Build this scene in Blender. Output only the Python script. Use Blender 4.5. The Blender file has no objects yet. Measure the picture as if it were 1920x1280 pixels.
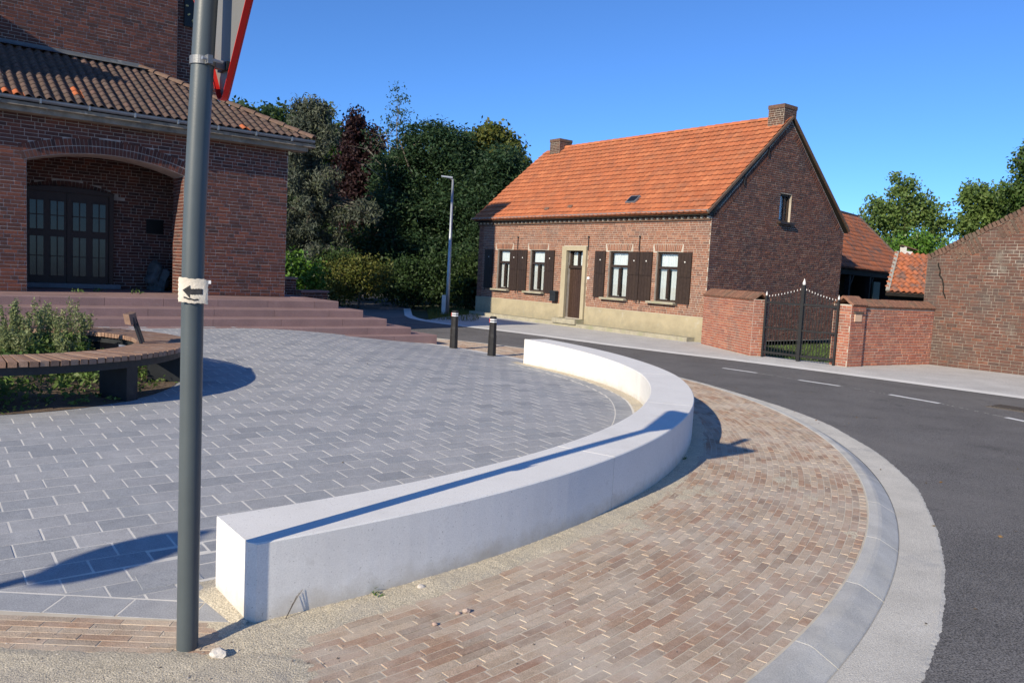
import bpy, math, random
import numpy as np
from mathutils import Vector, Matrix

random.seed(7)
rng = np.random.default_rng(11)
scn = bpy.context.scene
COL = scn.collection

# ------------------------------------------------------------------ camera
CAM_H = 1.7
PITCH, ROLL, FPX = .088, .051, 1480.0
cF = np.array([0, math.cos(PITCH), -math.sin(PITCH)])
cR0 = np.array([1.0, 0, 0])
cU0 = np.cross(cR0, cF)
cR = math.cos(ROLL)*cR0 + math.sin(ROLL)*cU0
cU = -math.sin(ROLL)*cR0 + math.cos(ROLL)*cU0
cC = np.array([0, 0, CAM_H])
cam_d = bpy.data.cameras.new('camera')
cam = bpy.data.objects.new('camera', cam_d)
COL.objects.link(cam)
cam_d.sensor_width = 36
cam_d.lens = FPX/1920*36
cam_d.clip_start = .05
cam_d.clip_end = 2000
cam.matrix_world = Matrix(((cR[0], cU[0], -cF[0], 0), (cR[1], cU[1], -cF[1], 0), (cR[2], cU[2], -cF[2], CAM_H), (0, 0, 0, 1)))
scn.camera = cam

# ------------------------------------------------------------------ sky, sun, exposure
SUN_AZ, SUN_EL = 233.3, 25.8            # where the sun stands, degrees from +X
world = bpy.data.worlds.new('World')
scn.world = world
world.use_nodes = True
wn = world.node_tree.nodes
sky = wn.new('ShaderNodeTexSky')
sky.sky_type = 'NISHITA'
sky.sun_disc = False
sky.sun_elevation = math.radians(SUN_EL)
sky.sun_rotation = math.radians(90 - SUN_AZ)
sky.altitude = 5000
sky.air_density = 1.42
sky.dust_density = 0.0
sky.ozone_density = 10.0
wn['Background'].inputs['Strength'].default_value = .148
world.node_tree.links.new(sky.outputs[0], wn['Background'].inputs['Color'])
sun_d = bpy.data.lights.new('sun', 'SUN')
sun_d.energy = 5.0
sun_d.angle = math.radians(.5)
sun_d.color = (1, .885, .69)
sun = bpy.data.objects.new('sun', sun_d)
COL.objects.link(sun)
a, e = math.radians(SUN_AZ), math.radians(SUN_EL)
sun.rotation_euler = Vector((math.cos(a)*math.cos(e), math.sin(a)*math.cos(e), math.sin(e))).to_track_quat('Z', 'Y').to_euler()
sun.location = (-20, -25, 30)
scn.view_settings.view_transform = 'Standard'
scn.view_settings.look = 'None'
scn.view_settings.exposure = 0.3
scn.view_settings.gamma = 1.0
scn.view_settings.use_curve_mapping = False

# ------------------------------------------------------------------ helpers
def pxl(p):
    d = np.asarray(p, float) - cC
    w = d @ cF
    return 960 + FPX*(d @ cR)/w, 640 - FPX*(d @ cU)/w, w

def mesh(name, V, F, mat=None, parent=None, tone=None, smooth=False, **props):
    """one mesh object from world coordinates; F may hold tris, quads and n-gons"""
    me = bpy.data.meshes.new(name)
    V = np.asarray(V, float).reshape(-1, 3)
    if isinstance(F, np.ndarray):
        n, k = F.shape
        me.vertices.add(len(V)); me.vertices.foreach_set('co', V.ravel())
        me.loops.add(n*k); me.loops.foreach_set('vertex_index', F.ravel().astype(np.int32))
        me.polygons.add(n)
        me.polygons.foreach_set('loop_start', np.arange(0, n*k, k, dtype=np.int32))
        me.polygons.foreach_set('use_smooth', np.zeros(n, bool))
        me.update(calc_edges=True)
    else:
        me.from_pydata([tuple(v) for v in V], [], F)
    if tone is not None:
        at = me.attributes.new('tone', 'FLOAT', 'POINT')
        at.data.foreach_set('value', np.asarray(tone, np.float32))
    if smooth:
        me.polygons.foreach_set('use_smooth', np.ones(len(me.polygons), bool))
    if mat: me.materials.append(mat)
    return link(bpy.data.objects.new(name, me), parent, **props)

def wmat(o):
    return (wmat(o.parent) @ o.matrix_parent_inverse if o.parent else Matrix()) @ o.matrix_basis

def link(o, parent=None, **props):
    COL.objects.link(o)
    if parent:
        o.parent = parent
        o.matrix_parent_inverse = wmat(parent).inverted()
    for k, v in props.items(): o[k] = v
    return o

def thing(name, label, cat, loc, group=None):
    o = bpy.data.objects.new(name, None)
    o.empty_display_size = .2
    o.location = loc
    link(o, label=label, category=cat)
    if group: o['group'] = group
    return o

class MB:
    """collects simple solids in world coordinates and builds ONE mesh object"""
    def __init__(s): s.V = []; s.F = []; s.T = []
    def add(s, V, F, t=None):
        b = len(s.V); s.V += [tuple(v) for v in V]; s.F += [tuple(i+b for i in f) for f in F]
        s.T += [random.random() if t is None else t]*len(V)
        return s
    def box(s, c, ex, ey, ez, lx, ly, lz, t=None):
        """box centred at c with unit axes and full sizes"""
        c, ex, ey, ez = (np.asarray(q, float) for q in (c, ex, ey, ez))
        V = [c + ex*lx*i + ey*ly*j + ez*lz*k for k in (-.5, .5) for i, j in ((-.5, -.5), (.5, -.5), (.5, .5), (-.5, .5))]
        return s.add(V, [(3, 2, 1, 0), (4, 5, 6, 7), (0, 1, 5, 4), (1, 2, 6, 5), (2, 3, 7, 6), (3, 0, 4, 7)], t)
    def bar(s, a, b, w, h=None, up=(0, 0, 1), t=None):
        a, b = np.asarray(a, float), np.asarray(b, float); d = b-a; L = np.linalg.norm(d); d = d/L
        up = np.asarray(up, float)
        if abs(d @ up) > .95: up = np.array([1., 0, 0])
        x = np.cross(d, up); x /= np.linalg.norm(x); y = np.cross(x, d)
        return s.box((a+b)/2, x, y, d, w, h or w, L, t)
    def tube(s, pts, rad, n=8, cap=True, t=None):
        pts = [np.asarray(p, float) for p in pts]
        if not hasattr(rad, '__len__'): rad = [rad]*len(pts)
        V = []; prev = None
        for i, p in enumerate(pts):
            d = pts[min(i+1, len(pts)-1)] - pts[max(i-1, 0)]; d = d/(np.linalg.norm(d)+1e-9)
            if prev is None:
                x = np.cross(d, (0, 0, 1.) if abs(d[2]) < .9 else (1., 0, 0))
            else: x = prev - d*(prev @ d)
            x = x/(np.linalg.norm(x)+1e-9); y = np.cross(d, x); prev = x
            V += [p + rad[i]*(x*math.cos(2*math.pi*k/n) + y*math.sin(2*math.pi*k/n)) for k in range(n)]
        F = [(i*n+k, i*n+(k+1) % n, (i+1)*n+(k+1) % n, (i+1)*n+k) for i in range(len(pts)-1) for k in range(n)]
        if cap: F += [tuple(range(n-1, -1, -1)), tuple((len(pts)-1)*n+k for k in range(n))]
        return s.add(V, F, t)
    def prism(s, poly, ex, ey, ez, o, depth, t=None):
        """poly in (x,y) of the frame at o, extruded along ez by depth"""
        o, ex, ey, ez = (np.asarray(q, float) for q in (o, ex, ey, ez)); n = len(poly)
        V = [o + ex*x + ey*y for x, y in poly] + [o + ex*x + ey*y + ez*depth for x, y in poly]
        F = [tuple(range(n-1, -1, -1)), tuple(range(n, 2*n))] + [(i, (i+1) % n, n+(i+1) % n, n+i) for i in range(n)]
        return s.add(V, F, t)
    def build(s, name, mat, parent=None, smooth=False, **props):
        return mesh(name, s.V, s.F, mat, parent, tone=s.T, smooth=smooth, **props)

def brick_vf(lx, ly, lz, c):
    """open-bottomed block, top edges chamfered; origin at the middle of its bottom"""
    X, Y = lx/2, ly/2; x, y = X-c, Y-c
    V = [(-X, -Y, 0), (X, -Y, 0), (X, Y, 0), (-X, Y, 0), (-X, -Y, lz-c), (X, -Y, lz-c), (X, Y, lz-c), (-X, Y, lz-c), (-x, -y, lz), (x, -y, lz), (x, y, lz), (-x, y, lz)]
    F = [(i, (i+1) % 4, 4+(i+1) % 4, 4+i) for i in range(4)] + [(4+i, 4+(i+1) % 4, 8+(i+1) % 4, 8+i) for i in range(4)] + [(8, 9, 10, 11)]
    return np.array(V, float), np.array(F)

def score(it):
    x, y, w = pxl(it[0])
    if w < .3 or not (-20 < x < 1940 and -20 < y < 1300): return -1
    v = cC - it[0]; v = v/np.linalg.norm(v)
    return it[4]*it[5]*abs(v @ it[3])/w**2

def lay(parent, name, items, mat, nominal, chamfer=.003, limit=300, vf=None, rest='stuff', edge=None):
    """items: (origin, ex, ey, ez, lx, ly, lz). The `limit` largest in view become objects of their own
    that share one mesh, the rest one joined part."""
    V0, F0 = vf if vf else brick_vf(*nominal, chamfer)
    sc = np.array([score(i) for i in items])
    order = np.argsort(-sc)
    single = [int(i) for i in order[:limit] if sc[i] > 0]
    sset = set(single)
    me = bpy.data.meshes.new(name)
    me.from_pydata([tuple(v) for v in V0], [], [tuple(f) for f in F0])
    if vf: me.polygons.foreach_set('use_smooth', np.ones(len(me.polygons), bool))
    me.materials.append(mat)
    mi = np.zeros(len(F0), np.int32)
    if edge:
        me.materials.append(edge[0]); mi[edge[1]:] = 1
        me.polygons.foreach_set('material_index', mi)
    pinv = wmat(parent).inverted()
    for i in single:
        o, ex, ey, ez, lx, ly, lz = items[i][:7]
        ob = bpy.data.objects.new(name, me)
        m = Matrix.Identity(4)
        for c, (ax, k) in enumerate(((ex, lx/nominal[0]), (ey, ly/nominal[1]), (ez, lz/nominal[2]))):
            for r in range(3): m[r][c] = ax[r]*k
        for r in range(3): m[r][3] = o[r]
        COL.objects.link(ob)
        ob.parent = parent
        ob.matrix_parent_inverse = pinv
        ob.matrix_basis = m
    others = [it for i, it in enumerate(items) if i not in sset]
    if others:
        nv = len(V0)
        O = np.array([i[0] for i in others]); S = np.array([i[4:7] for i in others])/np.array(nominal)
        EX = np.array([i[1] for i in others]); EY = np.array([i[2] for i in others]); EZ = np.array([i[3] for i in others])
        L = V0[None]*S[:, None, :]
        W = O[:, None] + L[..., 0:1]*EX[:, None] + L[..., 1:2]*EY[:, None] + L[..., 2:3]*EZ[:, None]
        F = (F0[None] + (np.arange(len(others))*nv)[:, None, None]).reshape(-1, F0.shape[1])
        t = np.repeat(rng.random(len(others)), nv)
        ob = mesh(name + '_field', W.reshape(-1, 3), F, mat, parent, tone=t, smooth=bool(vf), kind=rest)
        if edge:
            ob.data.materials.append(edge[0])
            ob.data.polygons.foreach_set('material_index', np.tile(mi, len(others)))

# ------------------------------------------------------------------ materials
def rgb(c): return (c[0], c[1], c[2], 1)

def M(name, cols, rough=.85, nscale=8., namt=.25, bump=.0, bscale=60., dust=None, metal=0., spec=.3, fine=None, patch=None, coat=0., splash=None):
    """cols: base colours picked per piece (tone attribute + object random); namt: large noise darkening;
    dust=(colour, scale, lo, hi, amount); fine=(scale, amount) speckle; patch=(colour, scale, lo, hi, amount)"""
    m = bpy.data.materials.new(name); m.use_nodes = True
    nt = m.node_tree; N = nt.nodes; L = nt.links
    bs = N['Principled BSDF']
    bs.inputs['Roughness'].default_value = rough
    bs.inputs['Metallic'].default_value = metal
    bs.inputs['Specular IOR Level'].default_value = spec
    bs.inputs['Coat Weight'].default_value = coat
    geo = N.new('ShaderNodeNewGeometry')
    at = N.new('ShaderNodeAttribute'); at.attribute_name = 'tone'
    oi = N.new('ShaderNodeObjectInfo')
    ad = N.new('ShaderNodeMath'); ad.operation = 'ADD'
    L.new(at.outputs['Fac'], ad.inputs[0]); L.new(oi.outputs['Random'], ad.inputs[1])
    fr = N.new('ShaderNodeMath'); fr.operation = 'FRACT'; L.new(ad.outputs[0], fr.inputs[0])
    rp = N.new('ShaderNodeValToRGB'); cr = rp.color_ramp
    n = len(cols)
    if n == 1: cols = cols*2; n = 2
    cr.elements[0].color = rgb(cols[0]); cr.elements[1].color = rgb(cols[-1])
    for i in range(1, n-1): cr.elements.new(i/(n-1)).color = rgb(cols[i])
    L.new(fr.outputs[0], rp.inputs[0])
    out = rp.outputs[0]
    def noise(scale, detail=4, rgh=.6):
        t = N.new('ShaderNodeTexNoise'); t.inputs['Scale'].default_value = scale
        t.inputs['Detail'].default_value = detail; t.inputs['Roughness'].default_value = rgh
        L.new(geo.outputs['Position'], t.inputs['Vector']); return t.outputs['Fac']
    def mapr(v, a, b, c, d):
        r = N.new('ShaderNodeMapRange'); r.inputs[1].default_value = a; r.inputs[2].default_value = b
        r.inputs[3].default_value = c; r.inputs[4].default_value = d; L.new(v, r.inputs[0]); return r.outputs[0]
    def mix(kind, fac, A, B):
        x = N.new('ShaderNodeMix'); x.data_type = 'RGBA'; x.blend_type = kind
        if isinstance(fac, float): x.inputs[0].default_value = fac
        else: L.new(fac, x.inputs[0])
        for s, v in ((6, A), (7, B)):
            if isinstance(v, tuple): x.inputs[s].default_value = rgb(v)
            else: L.new(v, x.inputs[s])
        return x.outputs[2]
    if namt:
        k = mapr(noise(nscale), .3, .7, 1-namt, 1+namt*.6)
        cmb = N.new('ShaderNodeCombineColor')
        for i in range(3): L.new(k, cmb.inputs[i])
        out = mix('MULTIPLY', 1.0, out, cmb.outputs[0])
    if fine:
        k = mapr(noise(fine[0], 2, .5), .35, .65, 1-fine[1], 1+fine[1])
        cmb = N.new('ShaderNodeCombineColor')
        for i in range(3): L.new(k, cmb.inputs[i])
        out = mix('MULTIPLY', 1.0, out, cmb.outputs[0])
    for p in ([patch] if patch and not isinstance(patch, list) else (patch or [])):
        out = mix('MIX', mapr(noise(p[1], 6, .65), p[2], p[3], 0., p[4]), out, p[0])
    if dust:
        out = mix('MIX', mapr(noise(dust[1], 7, .7), dust[2], dust[3], 0., dust[4]), out, dust[0])
    if splash:                       # dirt thrown up from the ground: (colour, height, amount)
        sx = N.new('ShaderNodeSeparateXYZ'); L.new(geo.outputs['Position'], sx.inputs[0])
        ad2 = N.new('ShaderNodeMath'); ad2.operation = 'MULTIPLY_ADD'; L.new(noise(7., 5, .7), ad2.inputs[0])
        ad2.inputs[1].default_value = -splash[1]*2.2; L.new(sx.outputs[2], ad2.inputs[2])
        out = mix('MIX', mapr(ad2.outputs[0], -splash[1]*1.1, splash[1]*.15, splash[2], 0.), out, splash[0])
    L.new(out, bs.inputs['Base Color'])
    if bump:
        b = N.new('ShaderNodeBump'); b.inputs['Strength'].default_value = bump; b.inputs['Distance'].default_value = .01
        L.new(noise(bscale, 5, .65), b.inputs['Height']); L.new(b.outputs[0], bs.inputs['Normal'])
    return m

MAT = {}
MAT['asphalt'] = M('asphalt', [(.155, .148, .141)], .88, 1.3, .2, .9, 110, fine=(110, .6), patch=[((.20, .19, .178), .35, .48, .68, .6), ((.06, .058, .057), 1.9, .62, .70, .5)])
MAT['paint'] = M('road_paint', [(.74, .74, .72)], .7, 20, .12, .2, 150)
MAT['concrete'] = M('kerb_concrete', [(.47, .46, .43), (.54, .53, .49)], .9, 3.5, .18, .4, 110, fine=(150, .12), patch=((.58, .55, .47), 2.6, .50, .7, .7))
MAT['gutter'] = M('gutter_concrete', [(.56, .535, .475)], .95, 3, .14, .6, 110, fine=(150, .18), patch=((.27, .28, .29), 2.4, .58, .72, .5))
MAT['far_slab'] = M('pale_pavement', [(.50, .49, .47)], .9, 1.6, .12, .3, 60, fine=(60, .16))
MAT['band'] = M('edge_band', [(.66, .65, .62)], .9, 3, .1, .2, 90)
MAT['clinker'] = M('clinker_brick', [(.38, .235, .16), (.43, .285, .195), (.32, .23, .17), (.52, .395, .28), (.36, .28, .21), (.57, .45, .33), (.40, .25, .165), (.48, .365, .26), (.54, .42, .305)], .9, 30, .16, .5, 120, fine=(150, .2),
                   dust=((.60, .53, .44), 1.7, .42, .70, .75))
MAT['sand'] = M('builders_sand', [(.58, .51, .385)], 1., 6, .12, .9, 120, fine=(140, .35), patch=((.45, .41, .35), 2.2, .5, .7, .6))
MAT['joint'] = M('joint_sand', [(.56, .50, .40)], 1., 6, .15)
MAT['tile'] = M('paving_tile', [(.315, .325, .338), (.36, .364, .37), (.33, .336, .348), (.395, .395, .398), (.32, .332, .347), (.28, .289, .304)], .8, 12, .1, .25, 140, fine=(150, .2), dust=((.50, .50, .50), 1.4, .52, .74, .45))
MAT['tilejoint'] = M('tile_joint', [(.66, .635, .58)], 1., 5, .15)
MAT['white'] = M('white_concrete', [(.74, .725, .69)], .85, 2.5, .04, .12, 200, fine=(140, .06), patch=[((.33, .31, .29), 75, .63, .67, .75), ((.60, .585, .55), 1.7, .52, .72, .55), ((.50, .48, .44), 5, .64, .72, .4)], splash=((.46, .41, .33), .10, .75))
MAT['step'] = M('step_concrete', [(.25, .165, .155), (.285, .185, .172), (.235, .158, .15)], .85, 2, .14, .3, 140, fine=(110, .15), patch=((.32, .25, .24), 2.3, .6, .75, .5))
MAT['church_brick'] = M('church_brick', [(.095, .038, .029), (.13, .048, .034), (.065, .03, .027), (.165, .058, .038), (.105, .042, .032), (.055, .031, .029), (.12, .05, .038)], .85, 25, .25, .5, 120)
MAT['church_mortar'] = M('church_mortar', [(.38, .33, .30)], .95, 6, .3)
MAT['house_brick'] = M('house_brick', [(.26, .108, .066), (.30, .132, .08), (.205, .09, .06), (.335, .16, .10), (.16, .08, .058), (.28, .115, .07)], .9, 18, .2, .6, 110, patch=((.16, .10, .085), .9, .52, .66, .55))
MAT['gable_brick'] = M('gable_brick', [(.165, .066, .040), (.12, .05, .034), (.21, .084, .050), (.085, .042, .031), (.15, .062, .040)], .9, 18, .25, .6, 110, patch=((.075, .05, .045), .8, .52, .68, .7))
MAT['yard_brick'] = M('yard_brick', [(.40, .14, .085), (.34, .12, .08), (.44, .18, .11), (.28, .11, .08), (.38, .15, .10)], .9, 18, .2, .7, 100, patch=((.20, .125, .10), 1.1, .52, .66, .6))
MAT['old_brick'] = M('old_brick', [(.155, .072, .05), (.12, .062, .048), (.19, .085, .055), (.095, .058, .048), (.17, .092, .068)], .92, 14, .25, .8, 80, patch=[((.085, .07, .062), .8, .46, .60, .8), ((.32, .28, .22), 1.6, .60, .75, .5)])
MAT['coping'] = M('coping_brick', [(.14, .085, .062), (.17, .10, .072), (.105, .072, .055)], .95, 14, .3, .8, 80, patch=((.12, .115, .085), 3, .5, .66, .6))
MAT['coping_red'] = M('coping_red', [(.23, .115, .078), (.28, .14, .09), (.18, .10, .07)], .95, 14, .3, .8, 80, patch=((.14, .12, .085), 3, .52, .68, .6))
MAT['lime_mortar'] = M('lime_mortar', [(.46, .41, .34)], .98, 5, .22, .4, 60)
MAT['dirty_mortar'] = M('dirty_mortar', [(.42, .37, .30)], .98, 4, .3, .5, 60)
MAT['old_mortar'] = M('old_mortar', [(.23, .195, .16)], .98, 3, .35, .5, 60, patch=((.45, .41, .35), 1.1, .55, .66, .8))
MAT['cream'] = M('cream_plaster', [(.38, .325, .215)], .9, 2.4, .14, .25, 60, patch=[((.27, .24, .17), 1.6, .50, .72, .6), ((.46, .43, .36), 3.5, .6, .7, .5)], splash=((.22, .205, .15), .35, .7))
MAT['cream_trim'] = M('cream_trim', [(.40, .345, .235)], .85, 4, .1, .1, 60)
MAT['ledge'] = M('mossy_stone', [(.36, .33, .25)], .95, 6, .25, .5, 60, patch=((.20, .22, .11), 3, .5, .66, .6))
MAT['roof'] = M('orange_roof_tile', [(.44, .138, .058), (.49, .16, .068), (.41, .132, .058), (.51, .178, .077), (.37, .128, .062), (.46, .147, .062)], .85, 3.2, .18, .4, 50, patch=[((.27, .12, .07), 1.3, .53, .70, .6), ((.20, .14, .10), 4.5, .64, .72, .6)])
MAT['old_roof'] = M('old_pantile', [(.35, .11, .05), (.41, .13, .056), (.28, .105, .06), (.39, .135, .07), (.20, .105, .075)], .9, 5, .25, .5, 50, patch=((.11, .09, .085), 1.7, .52, .62, .75))
MAT['church_tile'] = M('church_pantile', [(.10, .07, .056), (.12, .078, .062), (.09, .065, .056), (.135, .082, .066), (.11, .082, .07)], .8, 9, .25, .4, 60, patch=((.22, .19, .155), 6, .6, .75, .5))
MAT['tile_edge'] = M('dirt_and_shade_tile_edge', [(.24, .09, .05), (.29, .105, .055), (.19, .08, .048)], .9, 5, .3, .4, 50)  # dirt, and the shade of the row gaps put into the lip colour
MAT['dark_glass'] = M('dark_glass', [(.022, .026, .032)], .12, 5, .3, .0, 60, spec=.5)
MAT['new_tile'] = M('new_orange_tile', [(.46, .13, .05)], .8, 9, .1, .2, 60)
MAT['ridge'] = M('ridge_tile', [(.15, .095, .07), (.18, .115, .085), (.13, .09, .07)], .85, 9, .3, .5, 60, patch=((.33, .27, .19), 7, .58, .7, .6))
MAT['zinc'] = M('zinc', [(.23, .26, .29)], .5, 4, .2, .1, 40, metal=.5)
MAT['lead'] = M('lead_flashing', [(.12, .128, .135)], .6, 8, .2, .2, 40, metal=.1, patch=((.35, .35, .33), 5, .6, .72, .6))
MAT['stained'] = M('stained_concrete', [(.25, .215, .17)], .95, 5, .3, .5, 50, patch=[((.10, .09, .08), 3, .5, .62, .7), ((.50, .47, .41), 6, .63, .7, .7)])
MAT['dark_wood'] = M('dark_brown_paint', [(.035, .022, .017), (.042, .027, .020), (.032, .021, .017)], .55, 14, .25, .25, 90)
MAT['door_wood'] = M('brown_door', [(.050, .028, .020), (.060, .034, .024), (.042, .025, .019)], .5, 14, .25, .2, 90)
MAT['church_door'] = M('church_door_paint', [(.040, .020, .015)], .45, 10, .2, .1, 60)
MAT['slat'] = M('bench_hardwood', [(.27, .165, .115), (.32, .20, .14), (.24, .145, .10), (.36, .24, .17), (.30, .17, .11)], .75, 22, .25, .4, 90, patch=((.40, .33, .28), 5, .52, .7, .5))
MAT['steel'] = M('black_steel', [(.022, .025, .029)], .5, 12, .2, .1, 90, patch=((.06, .06, .06), 6, .6, .75, .4))
MAT['pole'] = M('grey_painted_steel', [(.070, .085, .090)], .42, 5, .08, .05, 120, patch=((.20, .21, .21), 90, .70, .74, .5), spec=.5)
MAT['clamp'] = M('dull_clamp', [(.20, .205, .21)], .5, 20, .2, .1, 90, metal=.5)
MAT['soot_brick'] = M('soot_brick', [(.12, .062, .044), (.09, .05, .038), (.15, .075, .05), (.07, .045, .036)], .92, 14, .3, .6, 80, patch=((.05, .042, .038), 2.0, .48, .62, .7))
MAT['verge'] = M('weathered_verge', [(.34, .32, .28)], .9, 8, .25)
MAT['galv'] = M('galvanised_steel', [(.42, .44, .46)], .45, 6, .15, .05, 60, metal=.6)
MAT['sign_back'] = M('sign_back', [(.19, .19, .185)], .5, 6, .06, .0, 60, metal=.2)
MAT['red'] = M('red_rim', [(.62, .018, .015)], .45, 9, .08)
MAT['signwhite'] = M('sign_white', [(.8, .8, .8)], .4, 9, .02)
MAT['paper'] = M('paper', [(.72, .64, .52)], .8, 22, .08, .3, 70)
MAT['ink'] = M('ink', [(.045, .043, .045)], .8, 60, .4)
MAT['rubber'] = M('black_bollard', [(.022, .021, .021)], .55, 14, .3, .3, 60, patch=((.10, .095, .09), 9, .6, .75, .5))
MAT['reflect'] = M('white_band', [(.78, .78, .78)], .4, 9, .05)
MAT['iron'] = M('wrought_iron', [(.018, .018, .019)], .55, 12, .2, .1, 60)
MAT['tipwhite'] = M('white_spear', [(.70, .69, .66)], .5, 12, .1)
MAT['blue_stone'] = M('blue_stone', [(.15, .17, .19)], .7, 6, .2, .3, 60)
MAT['boulder'] = M('boulder_stone', [(.085, .10, .105)], .85, 5, .35, .8, 30, patch=((.05, .06, .06), 6, .5, .6, .6))
MAT['plaque'] = M('black_plaque', [(.012, .013, .014)], .35, 6, .1)
MAT['gold'] = M('gold_leaf', [(.50, .38, .16)], .45, 9, .1, metal=.5)
MAT['curtain'] = M('net_curtain', [(.70, .70, .69)], .9, 9, .05)
MAT['soil'] = M('bed_soil', [(.145, .105, .075)], 1., 9, .35, .9, 60, fine=(120, .3))
MAT['earth'] = M('ground_earth', [(.075, .072, .042)], 1., 1.1, .35, .8, 30, patch=((.06, .085, .03), 2.5, .45, .6, .8))
MAT['bark'] = M('bark', [(.10, .085, .07)], .95, 6, .3, .8, 40)
MAT['palebark'] = M('pale_bark', [(.20, .18, .15)], .9, 4, .25, .5, 40)
MAT['chalk'] = M('stone_chip', [(.62, .58, .52), (.40, .26, .20), (.50, .46, .40)], .95, 40, .2, .5, 90)
MAT['whitewash'] = M('whitewashed_brick', [(.66, .65, .61)], .9, 9, .15, .4, 60)
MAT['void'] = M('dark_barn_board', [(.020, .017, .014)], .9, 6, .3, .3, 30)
MAT['plaster_tan'] = M('tan_letter_plate', [(.62, .43, .30)], .7, 9, .06)
MAT['grate'] = M('cast_iron', [(.11, .095, .08)], .7, 20, .25, .3, 90)

def leafmat(name, cols, trans=.25, rough=.55):
    m = M(name, cols, rough, 1.2, .18)
    nt = m.node_tree; bs = nt.nodes['Principled BSDF']
    src = bs.inputs['Base Color'].links[0].from_socket
    tr = nt.nodes.new('ShaderNodeBsdfTranslucent'); nt.links.new(src, tr.inputs['Color'])
    mx = nt.nodes.new('ShaderNodeMixShader'); mx.inputs[0].default_value = trans
    out = nt.nodes['Material Output']
    nt.links.new(bs.outputs[0], mx.inputs[1]); nt.links.new(tr.outputs[0], mx.inputs[2]); nt.links.new(mx.outputs[0], out.inputs['Surface'])
    return m
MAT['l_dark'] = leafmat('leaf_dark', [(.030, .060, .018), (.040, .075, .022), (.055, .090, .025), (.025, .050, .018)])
MAT['l_round'] = leafmat('leaf_round', [(.055, .105, .020), (.075, .125, .028), (.045, .085, .020), (.09, .14, .03)])
MAT['l_copper'] = leafmat('leaf_copper', [(.030, .013, .014), (.040, .016, .016), (.022, .011, .013), (.048, .021, .017)], .2)
MAT['l_cedar'] = leafmat('needle_grey', [(.062, .078, .054), (.085, .10, .07), (.045, .062, .042), (.11, .12, .088), (.075, .092, .036)], .1, .7)
MAT['l_rob'] = leafmat('leaf_feathery', [(.034, .072, .032), (.045, .090, .038), (.026, .058, .028), (.060, .10, .034)], .3)
MAT['l_yel'] = leafmat('leaf_yellowing', [(.12, .13, .025), (.09, .12, .025), (.15, .14, .03), (.06, .09, .02)], .3)
MAT['l_laurel'] = leafmat('leaf_laurel', [(.09, .19, .025), (.12, .23, .035), (.07, .15, .025)], .25, .35)
MAT['l_maple'] = leafmat('leaf_maple', [(.125, .20, .05), (.16, .235, .06), (.10, .165, .045), (.20, .26, .075)], .35)
MAT['l_weed'] = leafmat('leaf_weed', [(.11, .19, .045), (.14, .225, .055), (.085, .155, .04), (.18, .23, .08)], .35)
MAT['l_seed'] = leafmat('seed_head', [(.25, .28, .13), (.20, .25, .10), (.30, .30, .16)], .35)

m = bpy.data.materials.new('window_glass'); m.use_nodes = True
nt = m.node_tree
gl = nt.nodes.new('ShaderNodeBsdfGlossy'); gl.inputs['Roughness'].default_value = .03; gl.inputs['Color'].default_value = (.9, .95, 1, 1)
tp = nt.nodes.new('ShaderNodeBsdfTransparent'); tp.inputs['Color'].default_value = (.95, .97, .97, 1)
mx = nt.nodes.new('ShaderNodeMixShader'); mx.inputs[0].default_value = .07
nt.links.new(tp.outputs[0], mx.inputs[1]); nt.links.new(gl.outputs[0], mx.inputs[2]); nt.links.new(mx.outputs[0], nt.nodes['Material Output'].inputs['Surface'])
MAT['glass'] = m

# ================================================================== THE GROUND
UP = np.array([0, 0, 1.])
def vec(x, y, z=0.): return np.array([x, y, z], float)
def azv(deg): return np.array([math.cos(math.radians(deg)), math.sin(math.radians(deg)), 0.])
def sstep(t):
    t = np.clip(t, 0, 1); return t*t*(3-2*t)
def vnoise(x, y, s=1., seed=0):
    """smooth value noise in -1..1 (numpy, for relief)"""
    x = np.asarray(x, float)*s + seed*17.3; y = np.asarray(y, float)*s + seed*9.1
    xi, yi = np.floor(x), np.floor(y); fx, fy = x-xi, y-yi
    h = lambda a, b: (np.sin(a*127.1 + b*311.7 + seed*74.7)*43758.5453) % 1
    fx, fy = fx*fx*(3-2*fx), fy*fy*(3-2*fy)
    return 2*((h(xi, yi)*(1-fx)+h(xi+1, yi)*fx)*(1-fy) + (h(xi, yi+1)*(1-fx)+h(xi+1, yi+1)*fx)*fy) - 1
def fbm(x, y, s=1., seed=0, o=3):
    return sum(vnoise(x, y, s*2**i, seed+i)*.5**i for i in range(o))/1.75
def strip(name, rows, mat, parent=None, **props):
    """quads between rows of points, all rows equally long"""
    n = len(rows[0]); V = np.concatenate([np.asarray(r, float) for r in rows])
    F = np.array([(j*n+i, j*n+i+1, (j+1)*n+i+1, (j+1)*n+i) for j in range(len(rows)-1) for i in range(n-1)])
    return mesh(name, V, F, mat, parent, **props)

# church frame (needed for the slope of the square) and house frame
CU, CN = azv(38.5), np.array([math.sin(math.radians(38.5)), -math.cos(math.radians(38.5)), 0])
CP = vec(-5.46, 18.78)
def ch(s, d, z): return CP + CU*s + CN*d + UP*z          # s along the facade, d out of it
def plaza_h(x, y):
    s = (x-CP[0])*CU[0] + (y-CP[1])*CU[1]; d = (x-CP[0])*CN[0] + (y-CP[1])*CN[1]
    return .365*sstep((2.9-s)/5.1)*np.clip((13.5-d)/10.5, 0, 1)
HU, HG = np.array([math.cos(-.908), math.sin(-.908), 0]), np.array([math.sin(.908), math.cos(.908), 0])
HP = vec(5.33, 22.02)
def hs(s, d, z): return HP + HU*s + HG*d + UP*z          # s along the front, d into the house

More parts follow.
